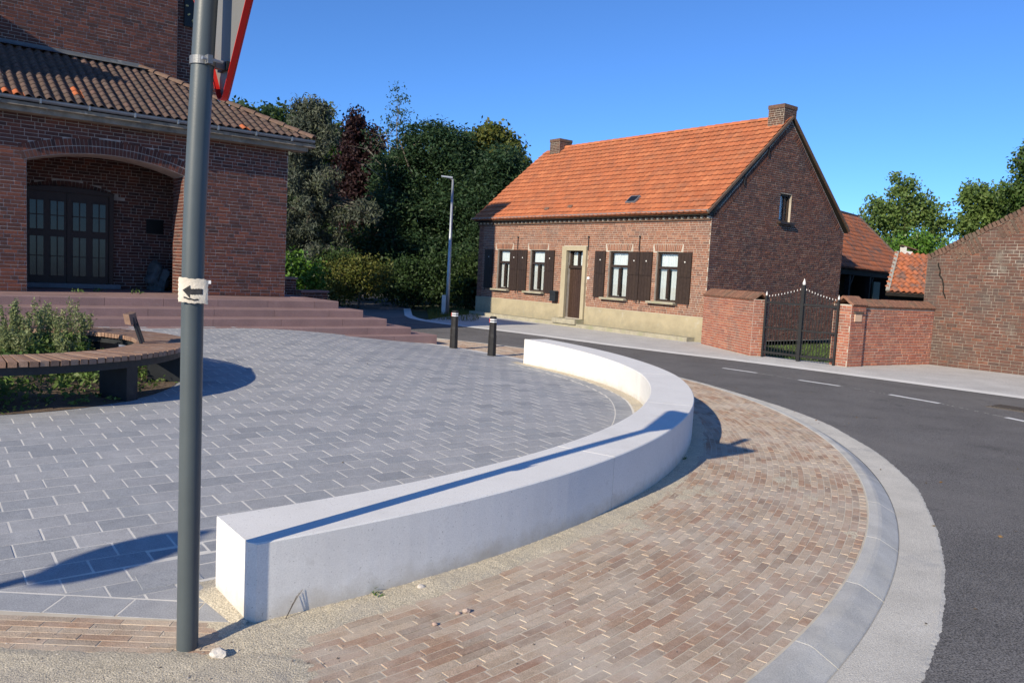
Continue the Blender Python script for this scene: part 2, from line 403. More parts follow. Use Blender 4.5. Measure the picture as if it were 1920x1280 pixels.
mesh('ground', [(-160, -40, -.14), (220, -40, -.14), (220, 260, -.14), (-160, 260, -.14)], [(0, 1, 2, 3)], MAT['earth'], kind='structure')

KC, KR = vec(-6.52, 10.02), 10.17          # kerb circle
def kpt(r, th, z=0.): return vec(KC[0]+r*math.cos(th), KC[1]+r*math.sin(th), z)
def gut(th): return KR + .50 + .05*float(sstep((-math.degrees(th)-28)/12)) - .12*float(sstep((math.degrees(th)-2)/12))
ths = np.radians(np.linspace(-78, 63, 142))

near = [kpt(gut(t)-.1, t, -.066) for t in ths] + [vec(x, y, -.066) for x, y in ((-3.4, 21.2), (-6, 24.2), (-8.3, 28), (-10, 34), (-11.5, 42), (-14, 60))]
farp = [(46, -46), (38, -26), (30, -12), (22, -1.5), (15.5, 6), (11.6, 10.8), (8.99, 13.78), (7.6, 15.35), (6.3, 16.75), (5.1, 17.9), (3.8, 19.0), (2.6, 20.15), (1.5, 21.35), (.5, 22.45), (-.5, 23.4), (-1.4, 24.2), (-2.2, 24.95), (-3.0, 25.9), (-3.55, 27.0), (-3.9, 28.3), (-4.6, 33), (-5.6, 42), (-8, 60)]
def resample(P, n):
    P = np.array(P, float); s = np.r_[0, np.cumsum(np.hypot(*np.diff(P[:, :2], axis=0).T))]
    q = np.linspace(0, s[-1], n); return np.c_[np.interp(q, s, P[:, 0]), np.interp(q, s, P[:, 1])]
def polar_hit(th):
    """point of the far road edge on the ray from the kerb centre"""
    d = np.array([math.cos(th), math.sin(th)]); o = KC[:2]
    P = [np.array(q, float) for q in [(2, -62), (20, -60)] + farp]; best = None
    for a_, b_ in zip(P, P[1:]):
        e_ = b_-a_; den = d[0]*e_[1]-d[1]*e_[0]
        if abs(den) < 1e-9: continue
        w_ = a_-o; u_ = (w_[0]*e_[1]-w_[1]*e_[0])/den; v_ = (w_[0]*d[1]-w_[1]*d[0])/den
        if u_ > 0 and -1e-6 <= v_ <= 1+1e-6 and (best is None or u_ < best): best = u_
    return tuple(o + d*best)
farc = [polar_hit(t) for t in ths] + [(-2.2, 24.95), (-3.55, 27), (-4.0, 29), (-4.7, 34), (-5.6, 42), (-8, 60)]
rows = []
for k in np.linspace(0, 1, 7):
    rows.append([vec(n_[0]*(1-k)+f_[0]*k, n_[1]*(1-k)+f_[1]*k, -.066) for n_, f_ in zip(near, farc)])
strip('road', rows, MAT['asphalt'], kind='structure')

# far edge band and pale pavement in front of the house and walls
fl = resample([p for p in farp if p[0] < 16 and p[1] < 34], 90)
tg = np.gradient(fl, axis=0); tg /= np.hypot(*tg.T)[:, None]
nrm = np.c_[tg[:, 1], -tg[:, 0]]           # away from the road
if (nrm[45] @ (np.array([8, 24]) - fl[45])) < 0: nrm = -nrm
b1 = fl + nrm*.28
strip('edge_band', [[vec(*p, -.06) for p in fl], [vec(*p, -.045) for p in b1]], MAT['band'], kind='structure')
sel = [i for i in range(90) if fl[i][0] > -3.3]
back = resample([(17, 9), (13.2, 15.8), (11.5, 17.6), (10.15, 19.15), (7.55, 17.75), (6.5, 18.4), (5.75, 19.2), (5.35, 22.2), (2.5, 26.0), (-1.4, 31.2)], len(sel))
strip('pavement', [[vec(*b1[i], -.047) for i in sel], [vec(*(b1[i]*.6+back[j]*.4), -.01) for j, i in enumerate(sel)], [vec(*p, .0) for p in back]], MAT['far_slab'], kind='structure')

# road markings: broken centre line, thin seam of old line between
mk = [((4.39, 16.27), (4.92, 15.69)), ((5.46, 14.85), (5.99, 14.25)), ((6.5, 13.42), (6.95, 12.64)), ((7.32, 11.51), (7.62, 10.6))]
labels = ['white centre-line dash on the asphalt, farthest, level with the house end', 'white centre-line dash on the asphalt, in front of the iron gate', 'white centre-line dash on the asphalt, in front of the low yard wall', 'white centre-line dash on the asphalt, cut by the right edge of the picture']
for (p, q), lb in zip(mk, labels):
    p, q = vec(*p, -.0615), vec(*q, -.0615); d = (q-p)/np.linalg.norm(q-p); x = np.cross(d, UP)*.055
    n = 14; L = []; R_ = []
    for i in range(n+1):
        c = p + (q-p)*i/n
        L.append(c - x*(1+.10*random.uniform(-1, 1))); R_.append(c + x*(1+.10*random.uniform(-1, 1)))
    strip('road_dash', [L, R_], MAT['paint'], label=lb, category='road marking', group='centre-line dashes')
sm = MB()
for (p, q), (p2, q2) in zip(mk, mk[1:]):
    a_, b_ = vec(*q, -.0622), vec(*p2, -.0622)
    d = (b_-a_)/np.linalg.norm(b_-a_); x = np.cross(d, UP)*.012
    for i in range(26):
        if random.random() < .62:
            s0, s1 = a_+(b_-a_)*i/26, a_+(b_-a_)*(i+.8)/26
            sm.add([s0-x, s0+x, s1+x, s1-x], [(0, 1, 2, 3)])
sm.build('worn_line', MAT['concrete'], kind='stuff', label='worn thin remains of the old centre line', category='road marking')

# drain cover in the road
dc = thing('drain_cover', 'rusty ribbed iron drain cover set in the asphalt at the right edge', 'drain cover', vec(8.05, 12.45, -.066))
mb = MB(); du, dv = azv(-52), azv(38)
mb.box(vec(8.05, 12.45, -.063), du, dv, UP, .66, .52, .012).build('frame', MAT['grate'], dc)
for i in range(11):
    MB().box(vec(8.05, 12.45, -.055) + du*(-.28+.056*i), du, dv, UP, .03, .42, .014).build('rib', MAT['grate'], dc)

# kerb: stones with joints
kerb = strip('kerb', [[kpt(KR+.012, t, -.09) for t in ths], [kpt(KR+.215, t, -.09) for t in ths]], MAT['joint'], kind='structure')
th = math.radians(-78)
while th < math.radians(62):
    t1 = th + 1.0/KR - .006/KR
    n = 7; prof = [(.003, -.1), (.003, -.006), (.012, .002), (.075, .001), (.10, -.006), (.208, -.062), (.222, -.075), (.222, -.1)]
    V = []; F = []
    for i in range(n+1):
        t = th + (t1-th)*i/n
        V += [kpt(KR+r, t, z) for r, z in prof]
    k = len(prof)
    F += [(i*k+j, i*k+j+1, (i+1)*k+j+1, (i+1)*k+j) for i in range(n) for j in range(k-1)]
    F += [tuple(range(k)), tuple(n*k+j for j in reversed(range(k)))]
    F = [tuple(reversed(f)) for f in F]
    mesh('kerbstone', V, F, MAT['concrete'], kerb, tone=[random.random()]*len(V))
    th += 1.0/KR
# gutter slab with a ragged outer edge over the asphalt
tf = np.radians(np.linspace(-78, 62, 2600))
edge = [gut(t) + .022*vnoise(t*14, 0, 1, 3) + .007*vnoise(t*170, 0, 1, 4) + .005*vnoise(t*600, 0, 1, 5) + .003*vnoise(t*1500, 0, 1, 6) for t in tf]
strip('gutter', [[kpt(KR+.219, t, -.066) for t in tf], [kpt(KR+.26, t, -.066) for t in tf], [kpt(e-.02, t, -.0605) for e, t in zip(edge, tf)], [kpt(e, t, -.0655) for e, t in zip(edge, tf)]], MAT['gutter'], kind='structure')

# ------------------------------------------------------------------ the low curved wall's path
BC = vec(-6.62, 10.5)
def b_in(th): return 8.375 - .52*np.clip(np.degrees(th)/29.5, 0, 1)**1.25
def b_out(th): return b_in(th) + .485
def b_top(th): return .392 + .03*np.clip((np.degrees(th)+52)/52, 0, 1) + .066*np.clip(np.degrees(th)/29.5, 0, 1)
def bpt(r, th, z=0.): return vec(BC[0]+r*math.cos(th), BC[1]+r*math.sin(th), z)
TH0, TH1 = math.radians(-51.9), math.radians(29.4)

# ------------------------------------------------------------------ brick pavement
rows = [[kpt(r, t, -.0016) for t in ths] for r in (7.6, 8.6, 9.4, KR+.012)]
pav = strip('brick_pavement', rows, MAT['joint'], kind='structure')
strip('brick_pavement_corner', [[vec(-9, -2, -.0018), vec(-1, -2, -.0018)], [vec(-9, 3.6, -.0018), vec(-1, 3.6, -.0018)]], MAT['joint'], pav)
items = []
JX = -1.06
def in_wall(x, y):
    r = math.hypot(x-BC[0], y-BC[1]); t = math.atan2(y-BC[1], x-BC[0])
    if TH0 < t < TH1: return r < b_out(t) - .05
    if t >= TH1: return r < 8.25
    return (y > 3.55 and x < -1.0)
for k in range(50):
    r = KR - .028 - .0525*k
    if k == 0:
        n = int(2*math.pi*r/.1045); L = .1
    else:
        n = int(2*math.pi*r/.2045); L = .2
    off = random.random()*.3 + .5*(k % 2)
    if r < 7.7: break
    for i in range(n):
        t = (i+off)*2*math.pi/n
        if t > math.pi: t -= 2*math.pi
        if not (math.radians(-70) < t < math.radians(61)): continue
        p = kpt(r + random.uniform(-.0015, .0015), t)
        if in_wall(p[0], p[1]) or p[0] < JX and p[1] < 9: continue
        w = pxl(p)
        if w[2] < 1 or not (-300 < w[0] < 2300 and w[1] < 1700): continue
        ey = -np.array([math.cos(t), math.sin(t), 0]); ex = np.array([-math.sin(t), math.cos(t), 0])
        tw = random.gauss(0, .005); ex, ey = ex + ey*tw, ey - ex*tw
        ti = np.array([random.gauss(0, .003), random.gauss(0, .004), 1.]); ez = ti/np.linalg.norm(ti)
        items.append((p + UP*(-.03+max(-.0005, random.gauss(.0002, .0009))), ex, np.cross(ez, ex), ez, L - .004, .0475, .03))
ex, ey = azv(1.5), azv(91.5)
for k in range(36):
    y = 3.53 - .0535*k
    for i in range(44):
        p = vec(JX-.11, y) - ex*(.2245*i + .112*(k % 2))
        if p[0] > JX-.11: continue
        w = pxl(p)
        if w[2] < .8 or w[0] < -400 or w[1] > 1800: continue
        items.append((p + UP*(-.03+max(-.0005, random.gauss(.0002, .001))), ex, ey, UP, .2195, .049, .03))
lay(pav, 'paving_brick', items, MAT['clinker'], (.2, .0475, .03), .0012)

# sand left on the bricks: a relief that rises through them
def sand_z(x, y):
    r = np.hypot(x-BC[0], y-BC[1]); t = np.arctan2(y-BC[1], x-BC[0])
    d = r - b_out(np.clip(t, TH0, TH1))
    wdt = .30 + .10*fbm(x, y, 1.3, 5) + .10*sstep((t-math.radians(-38))/-.25)
    z = .020*(1-sstep(d/np.maximum(wdt, .08)))*sstep((t-TH0+.03)/.03) - .0085
    lo = sstep((3.27 - y - .10*fbm(x, y, 2.1, 9))/.10)*sstep((-.55-x+.3*fbm(x, y, 1.4, 2))/.4)
    z = np.maximum(z, -.0085 + .017*lo)
    pat = sstep((fbm(x, y, 1.1, 21) - .28)/.3)
    z = np.maximum(z, -.0085 + .0095*pat)
    near_p = np.exp(-((x+1.05)**2 + (y-3.42)**2)/.09)
    z = np.maximum(z, -.0085 + .013*near_p)
    return z + .0022*fbm(x, y, 9, 31) + .0016*vnoise(x, y, 40, 8) + .0012*vnoise(x, y, 85, 12)
def sand_grid(name, X, Y, parent):
    Z = sand_z(X, Y); n, m_ = X.shape
    V = np.stack([X, Y, Z], -1).reshape(-1, 3)
    idx = np.arange(n*m_).reshape(n, m_)
    F = np.stack([idx[:-1, :-1], idx[1:, :-1], idx[1:, 1:], idx[:-1, 1:]], -1).reshape(-1, 4)
    keep = (Z.ravel()[F].max(1) > -.0045)
    return V, F[keep]
tt, rr = np.meshgrid(np.radians(np.linspace(-57, 22, 1150)), np.linspace(8.3, 10.13, 140), indexing='ij')
V1, F1 = sand_grid('s', KC[0]+rr*np.cos(tt), KC[1]+rr*np.sin(tt), None)
rB = np.hypot(V1[:, 0]-BC[0], V1[:, 1]-BC[1]); tB = np.arctan2(V1[:, 1]-BC[1], V1[:, 0]-BC[0])
ok = (rB > b_out(np.clip(tB, TH0, TH1))-.02)
F1 = F1[ok[F1].all(1)]
X2, Y2 = np.meshgrid(np.arange(-3.2, -.55, .014), np.arange(1.6, 3.56, .014), indexing='ij')
V2, F2 = sand_grid('s', X2, Y2, None)
V2[:, 2] += .0004
F1 = F1[:, ::-1]
used = np.unique(np.concatenate([F1.ravel(), F2.ravel()+len(V1)]))
Vs = np.concatenate([V1, V2]); Fs = np.concatenate([F1, F2+len(V1)])
remap = -np.ones(len(Vs), int); remap[used] = np.arange(len(used))
mesh('sand', Vs[used], remap[Fs], MAT['sand'], smooth=True, kind='stuff', label='cream builders sand swept over the brick pavement', category='sand')

# ------------------------------------------------------------------ the square: sloped bed with tiles
gx, gy = np.meshgrid(np.linspace(-24, 2.2, 300), np.linspace(3.57, 24, 240), indexing='ij')
rr = np.hypot(gx-BC[0], gy-BC[1]); tq = np.arctan2(gy-BC[1], gx-BC[0])
lim = np.where((tq > TH0) & (tq < TH1), b_in(np.clip(tq, TH0, TH1)), 8.42)
k = np.minimum(1, (lim+.02)/np.maximum(rr, 1e-6)); k = np.where(gx > BC[0]-1, k, 1)
gx2, gy2 = BC[0]+(gx-BC[0])*k, np.maximum(BC[1]+(gy-BC[1])*k, 3.57)
gz = plaza_h(gx2, gy2) - .0011
idx = np.arange(gx.size).reshape(gx.shape)
F = np.stack([idx[:-1, :-1], idx[1:, :-1], idx[1:, 1:], idx[:-1, 1:]], -1).reshape(-1, 4)
plaza = mesh('square', np.stack([gx2, gy2, gz], -1).reshape(-1, 3), F, MAT['tilejoint'], kind='structure')

def slope_frame(x, y, ex):
    e_ = .05
    gxx = (plaza_h(x+e_, y)-plaza_h(x-e_, y))/(2*e_); gyy = (plaza_h(x, y+e_)-plaza_h(x, y-e_))/(2*e_)
    ez = np.array([-gxx, -gyy, 1.]); ez /= np.linalg.norm(ez)
    ex = ex - ez*(ex @ ez); ex /= np.linalg.norm(ex)
    return ex, np.cross(ez, ex), ez
def clip_poly(P, o, n):
    """keep the part of polygon P with (p-o).n <= 0"""
    out = []
    for i in range(len(P)):
        a_, b_ = P[i], P[(i+1) % len(P)]; da, db = (a_-o) @ n, (b_-o) @ n
        if da <= 0: out.append(a_)
        if (da < 0 < db) or (db < 0 < da): out.append(a_ + (b_-a_)*da/(da-db))
    return out
BEDC, BEDR = vec(-5.85, 8.79), 1.96
tu, tv = azv(38), azv(128)
TO = vec(-2.534, 4.526)
items = []; cut = MB()
for j in range(-60, 110):
    for i in range(-80, 60):
        c = TO + tu*(.3035*(i + .5 + .5*(j % 2)) + .01*(j % 3)) + tv*(.2045*(j-.5))
        x, y = c[0], c[1]
        if y < 3.585 or x < -22: continue
        w = pxl(c)
        if w[2] < 1 or not (-350 < w[0] < 2100): continue
        s_, d_ = (c-CP) @ CU, (c-CP) @ CN
        if d_ < 1.2: continue
        if np.hypot(x-BEDC[0], y-BEDC[1]) < BEDR - .2: continue
        r = math.hypot(x-BC[0], y-BC[1]); t = math.atan2(y-BC[1], x-BC[0])
        lim = (b_in(t) if TH0 < t < TH1 else 8.4) - .40
        if x < BC[0] or t < TH0: lim = 99
        if r > lim + .2: continue
        z = plaza_h(x, y)
        ex, ey, ez = slope_frame(x, y, tu)
        lx, ly = .2945 - .006*random.random()**2, .2008 - .0035*random.random()
        if r > lim - .2 or y < 3.77+.2 or abs(np.hypot(x-BEDC[0], y-BEDC[1])-BEDR) < .2:
            P = [c + tu*a_*lx/2 + tv*b_*ly/2 for a_, b_ in ((-1, -1), (1, -1), (1, 1), (-1, 1))]
            if r > lim - .2:
                nr = np.array([math.cos(t), math.sin(t), 0]); P = clip_poly(P, BC + nr*lim, nr)
            if len(P) > 2 and y < 3.97: P = clip_poly(P, vec(0, 3.772), vec(0, -1))
            if len(P) > 2 and abs(np.hypot(x-BEDC[0], y-BEDC[1])-BEDR) < .2:
                nr = (c-BEDC)/np.linalg.norm(c-BEDC); P = clip_poly(P, BEDC + nr*BEDR, -nr)
            if len(P) < 3: continue
            P = [vec(q[0], q[1], plaza_h(q[0], q[1])) for q in P]; n = len(P)
            tn = random.random()
            cut.add([q - UP*.02 for q in P] + P, [tuple(range(n, 2*n))] + [(q, (q+1) % n, n+(q+1) % n, n+q) for q in range(n)], tn)
            continue
        items.append((vec(x, y, z-.03+max(-.0004, random.gauss(0.0002, .0006))), ex, ey, ez, lx, ly, .03))
lay(plaza, 'paving_tile', items, MAT['tile'], (.2965, .201, .03), .0014)
cut.build('cut_tile', MAT['tile'], plaza, kind='stuff')
# border courses: straight along the front, curved along the low wall
items = []
for i in range(26):
    x = -1.62 - .345*i
    items.append((vec(x, 3.663, plaza_h(x, 3.66)-.03), azv(-.4), azv(89.6), UP, .338, .196, .03))
lay(plaza, 'border_tile', items, MAT['tile'], (.338, .196, .03), .003)
c_ = [vec(-1.445, 3.566), vec(-1.185, 3.566), vec(-1.39, 3.78), vec(-1.445, 3.762)]
MB().add([q - UP*.02 for q in c_] + c_, [(4, 5, 6, 7), (0, 1, 5, 4), (1, 2, 6, 5), (2, 3, 7, 6), (3, 0, 4, 7)]).build('border_tile', MAT['tile'], plaza)
t = TH0 - .037
while t < TH1 + .5:
    dt = .30/8.1
    ri = (b_in(t) if t < TH1 else 8.4)
    V = []
    for z in (-.02, 0):
        for tt_, r_ in ((t, ri-.385), (t, ri-.18), (t+dt-.0009, ri-.18), (t+dt-.0009, ri-.385)):
            p = bpt(r_, tt_); V.append(p + UP*(plaza_h(p[0], p[1])+z+(.003 if t < TH0-.01 else 0)))
    mesh('border_tile', V, [(4, 7, 6, 5), (0, 4, 5, 1), (1, 5, 6, 2), (2, 6, 7, 3), (3, 7, 4, 0)], MAT['tile'], plaza, tone=[random.random()]*8)
    t += dt
# sand strip between border and wall
tq = np.linspace(TH0-.005, TH1+.03, 160)
strip('sand_strip', [[vec(*bpt(b_in(t)-.175, t)[:2], plaza_h(*bpt(b_in(t)-.175, t)[:2])-.003) for t in tq], [vec(*bpt(b_in(t)+.02, t)[:2], plaza_h(*bpt(b_in(t), t)[:2])+.012) for t in tq]], MAT['sand'], plaza)

ia, oa, od = bpt(8.36, TH0), bpt(8.85, TH0), vec(-.788, -.616)
mesh('sand_corner', [ia+UP*.02, oa+UP*.02, oa+od*.05+UP*.0005, ia+od*.10+UP*.0005, ia+vec(-.03, .12)+UP*.001], [(0, 4, 3, 2, 1)], MAT['sand'], plaza)
# ------------------------------------------------------------------ low white curved wall of five blocks
wallT = thing('curved_wall', 'low white concrete seating wall curving along the edge of the square', 'low wall', bpt(8.6, -.2))
cuts = [TH0]
def th_of(px_, py_, z):
    d = (px_-960)/FPX*cR - (py_-640)/FPX*cU + cF; p = cC + d*(z-CAM_H)/d[2]; return math.atan2(p[1]-BC[1], p[0]-BC[0])
cuts += [th_of(1101, 847, .40), th_of(1262, 756, .42), th_of(1232, 700, .43), th_of(1130, 661, .45), TH1]
bev = .007
for bi in range(5):
    a0, a1 = cuts[bi] + (.0004 if bi else 0), cuts[bi+1] - .0004
    n = max(4, int((a1-a0)*8.6/.12)); V = []; F = []
    for i in range(n+1):
        t = a0 + (a1-a0)*i/n; zt = float(b_top(t)); ri, ro = float(b_in(t)), float(b_out(t))
        ch_ = 0
        prof = [(ri, -.1), (ri, zt-bev), (ri+bev, zt), (ro-bev, zt), (ro, zt-bev), (ro, -.1)]
        for r, z in prof:
            p = bpt(r, t, z)
            if bi == 0 and i == 0 and r > ri+.3: p = bpt(min(r, ro-.035), t, z)
            V.append(p)
        if bi == 0 and i == 0:      # chamfered near corner
            for r, z in prof: V.append(bpt(r, t + (.0035 if r > ri+.3 else .0007), z))
    k = 6; m_ = len(V)//k
    F = [(i*k+j, (i+1)*k+j, (i+1)*k+j+1, i*k+j+1) for i in range(m_-1) for j in range(k-1)]
    F += [tuple(range(k)), tuple((m_-1)*k+j for j in reversed(range(k)))]
    mesh('wall_block', V, F, MAT['white'], wallT, tone=[random.random()]*len(V))
    if bi < 4:
        t = cuts[bi+1]; zt = float(b_top(t)); V = []
        for dt in (-.00045, .00045):
            V += [bpt(r, t+dt, z) for r, z in ((float(b_in(t))+.003, -.05), (float(b_in(t))+.003, zt-.003), (float(b_out(t))-.003, zt-.003), (float(b_out(t))-.003, -.05))]
        mesh('joint_filler', V, [(0, 1, 5, 4), (1, 2, 6, 5), (2, 3, 7, 6)], MAT['tilejoint'], wallT)

# ================================================================== STEPS AND CHURCH
STEPS = [(.835, 1.72, .56), (.675, 2.28, .89), (.52, 2.75, 1.23), (.365, 3.11, 1.64), (.215, 3.37, 2.16)]   # top z, reach from facade, right end
stair = thing('church_steps', 'wide purple-brown concrete steps in front of the church porch', 'steps', ch(-2, 2.5, 0))
ZP = STEPS[0][0]
for i, (z, d, s1) in enumerate(STEPS):
    z0 = STEPS[i+1][0] if i < 4 else -.1
    d_in = STEPS[i-1][1]-.35 if i else .9
    # front blocks with joints
    s = s1; k = 0
    L = [1.05, 1.22, 1.35, 1.18][i % 4]
    while s > -10.5:
        w = L if k else L*(.55+.12*i)
        mb = MB()
        a0, a1 = s-w+.006, s
        lip = .018
        poly = [(d_in, z0-.02), (d, z0-.02), (d, z-.014), (d-.014, z), (d_in, z)]
        n = len(poly)
        V = [ch(a0, q[0], q[1]) for q in poly] + [ch(a1, q[0], q[1]) for q in poly]
        F = [tuple(range(n)), tuple(range(2*n-1, n-1, -1))] + [(j, n+j, n+(j+1) % n, (j+1) % n) for j in range(n)]
        mb.add(V, F).build('step_block', MAT['step'], stair)
        s -= w; k += 1
    # return of each step along the right side of the church
    MB().box(ch(s1-.20, d_in-2.6, (z+z0-.02)/2-.002), CU, CN, UP, .40, 5.2, z-z0+.016).build('side_step', MAT['step'], stair)
MB().box(ch(-5.2, -1.0, ZP/2-.06), CU, CN, UP, 10.9, 3.9, ZP+.1).build('platform', MAT['step'], stair)

church = thing('church', 'dark brick church with a tiled porch roof, arched porch and tower', 'church', ch(-4, 0, 0))
EAVE = 4.26
BP, BH = .232, .073           # brick pitch, course height
S0, S1 = -5.26, -2.33; SPR, RISE = 3.40, .25
ARAD = (((S1-S0)/2)**2 + RISE**2)/(2*RISE); AC = ((S0+S1)/2, SPR+RISE-ARAD)
def arch_z(s, R=ARAD): 
    q = R*R-(s-AC[0])**2
    return AC[1]+math.sqrt(q) if q > 0 else -9
# facade core with its opening (mortar colour), as thick wall pieces round the porch niche
core = MB()
T = .80
core.box(ch((S1+0)/2, -T/2, (ZP+EAVE)/2), CU, CN, UP, -S1, T, EAVE-ZP)
core.box(ch((S0-11)/2, -T/2, (ZP+EAVE)/2), CU, CN, UP, 11+S0, T, EAVE-ZP)
n = 16
for i in range(n):
    a0, a1 = S0+(S1-S0)*i/n, S0+(S1-S0)*(i+1)/n
    z0_, z1_ = max(arch_z(a0), SPR), max(arch_z(a1), SPR)
    core.prism([(a0, z0_), (a1, z1_), (a1, EAVE), (a0, EAVE)], CU, UP, -CN, CP, T)
wall = core.build('porch_wall', MAT['church_mortar'], church)
bricks = []
def course_bricks(fr, s_lo, s_hi, z_lo, z_hi, block, out, nrm, ux, bp=BP, bh=BH, jit=.0012, head=.32, dep=.006):
    """running rows with headers mixed in; fr(s,z)->point on the wall face; block(z0,z1)-> intervals left free"""
    k = 0; z = z_lo
    while z < z_hi - bh*.5:
        free = sorted(block(z, z+bh)) if block else []
        s = s_lo - bp*(.5 if k % 2 else 0) - bp*.25*(k % 4 > 1)
        while s < s_hi:
            L = bp*.5 if random.random() < head else bp
            segs = [(max(s, s_lo), min(s+L, s_hi))]
            for a_, b_ in free:
                segs = [q for u_, v_ in segs for q in ((u_, min(v_, a_)), (max(u_, b_), v_)) if q[1]-q[0] > 1e-6]
            for a_, b_ in segs:
                if b_-a_ > .028:
                    out.append((fr((a_+b_)/2, z+bh/2) - nrm*.01, ux, UP, nrm, b_-a_-.011, bh-.011, .01+max(.0025, dep+random.gauss(0, jit))))
            s += L
        z += bh; k += 1
OUTR = ARAD+.30
def facade_block(z0, z1):
    zm = z0 + .035
    q = OUTR**2 - (zm+.01-AC[1])**2
    h_ = math.sqrt(q) if q > 0 else -1
    if z1 < SPR + .01: return [(S0, S1)]
    return [(AC[0]-min(h_, (S1-S0)/2+.06), AC[0]+min(h_, (S1-S0)/2+.06))] if h_ > 0 else []
ZS = ZP + BH*int((SPR-ZP)/BH)
course_bricks(lambda s, z: ch(s, 0, z), S1, 0, ZP, ZS, None, bricks, CN, CU)
course_bricks(lambda s, z: ch(s, 0, z), -8.6, S0, ZP, ZS, None, bricks, CN, CU)
course_bricks(lambda s, z: ch(s, 0, z), -8.6, 0, ZS, EAVE-.01, facade_block, bricks, CN, CU)
# arch ring: two rings of soldiers
half = math.asin((S1-S0)/2/ARAD)
for ring, (r0, r1) in enumerate(((ARAD+.004, ARAD+.148), (ARAD+.155, ARAD+.298))):
    n = 45
    for i in range(n):
        t = -half - .015 + (2*half+.03)*(i+.5)/n
        er = CU*math.sin(t) + UP*math.cos(t); et = CU*math.cos(t) - UP*math.sin(t)
        rm = (r0+r1)/2
        c = ch(AC[0], 0, AC[1]) + er*rm
        bricks.append((c - CN*.01, et, er, CN, (2*half+.03)/n*rm - .010, r1-r0-.008, .0185+random.gauss(0, .001)))
# right side wall of porch (turned away), interior niche: back wall, reveals, ceiling
ND = 2.2
MB().box(ch((S0+S1)/2, -ND-.16, (ZP+3.9)/2), CU, CN, UP, S1-S0+1.5, .3, 3.9-ZP).build('niche_back_wall', MAT['church_mortar'], church)
nb = [c for c in church.children if c.name.startswith('niche_back')][0]
def door_block(z0, z1):
    q = 2.35**2 - (z0+.02-.86)**2; h_ = math.sqrt(q) if q > 0 else 0
    if z0 < 2.86: return [(-5.06, -3.34)]
    return [(-4.2-h_, -4.2+h_)] if h_ > .05 else []
course_bricks(lambda s, z: ch(s, -ND-.01, z), S0-.3, S1+.55, ZP, 3.85, door_block, bricks, CN, CU)
for i in range(26):                                   # flat arch over the door
    t = -.42 + .84*(i+.5)/26; R2 = 2.4
    er = CU*math.sin(t) + UP*math.cos(t); et = CU*math.cos(t) - UP*math.sin(t)
    bricks.append((ch(-4.2, -ND-.015, .86) + er*(R2-.16), et, er, CN, .84/26*R2-.01, .22, .016))
# reveals of the porch opening
rv = MB()
rv.box(ch(S1+.75, -(T+ND)/2, (ZP+3.9)/2), CU, CN, UP, .40, ND-T+.02, 3.9-ZP)
rv.box(ch(S0-.75, -(T+ND)/2, (ZP+3.9)/2), CU, CN, UP, .40, ND-T+.02, 3.9-ZP)
rv.box(ch((S0+S1)/2, -(T+ND)/2, 3.95), CU, CN, UP, S1-S0+1.9, ND-T+.5, .1)
rv.build('porch_inner_walls', MAT['church_brick'], church)
k = 0; z = ZP
while z < SPR-.03:                                     # bricks on the sunlit right reveal
    d = .0 + (.0 if k % 2 else .115)
    dd = 0.002
    while dd < T-.03:
        L = min(BP if dd > .01 or k % 2 else BP/2, T-dd)
        bricks.append((ch(S1+.01, -dd-L/2, z+BH/2), -CN, UP, -CU, L-.011, BH-.011, .0165))
        dd += L
    z += BH; k += 1
# tower: projecting mass left, recessed clock wall right
TD, TS = 2.6, -1.80
TH, THL = 9.9, 8.25
MB().box(ch((TS-9.5)/2-.0, -TD-1.7, THL/2), CU, CN, UP, 9.5+TS, 3.4, THL).build('tower', MAT['church_mortar'], church)
tower = [c for c in church.children if c.name.startswith('tower')][0]
MB().box(ch(TS+.37, -TD-.25-.425, TH/2), CU, CN, UP, 1.34, .85, TH-.02).build('clock_wall', MAT['church_mortar'], church)
MB().prism([(-.75, 9.75), (1.35, 9.75), (1.2, 9.95), (.3, 10.35), (.1, 10.35), (-.7, 9.95)], CU, UP, -CN, ch(TS+.37, -TD-.05, 0), 1.15).build('tower_roof', MAT['church_tile'], church)
course_bricks(lambda s, z: ch(s, -TD, z), -7.6, TS, 5.6, 8.24, None, bricks, CN, CU)
course_bricks(lambda s, z: ch(s, -TD-.25, z), TS, TS+1.04, 5.4, 9.2, None, bricks, CN, CU)
lay(wall, 'brick', bricks, MAT['church_brick'], (.221, .062, .0165), .002)
# porch body behind the facade (right flank, away from the camera)
MB().box(ch(-.275, -2.9, (ZP+EAVE)/2), CU, CN, UP, .53, 4.6, EAVE-ZP-.02).build('flank_wall', MAT['church_mortar'], church)
MB().box(ch(-10.2, -2.4, 4), CU, CN, UP, 4, 4.8, 8).build('nave_wall', MAT['church_brick'], church)
# clock: black panel with gilt marks
clk = MB().box(ch(TS+.59, -TD-.21, 7.79), CU, CN, UP, .76, .05, .98).build('clock_face', MAT['plaque'], church)
for i in range(12):
    t = i*math.pi/6; er = CU*math.sin(t)*.80 + UP*math.cos(t)
    MB().bar(ch(TS+.59, -TD-.18, 7.79)+er*.36, ch(TS+.59, -TD-.18, 7.79)+er*.44, .035, .008, up=CN).build('hour_mark', MAT['gold'], clk)
for t, L in ((-2.55, .42), (-.9, .30)):
    er = CU*math.sin(t)*.85 + UP*math.cos(t)
    MB().bar(ch(TS+.59, -TD-.175, 7.79)-er*.06, ch(TS+.59, -TD-.175, 7.79)+er*L, .03, .008, up=CN).build('clock_hand', MAT['gold'], clk)

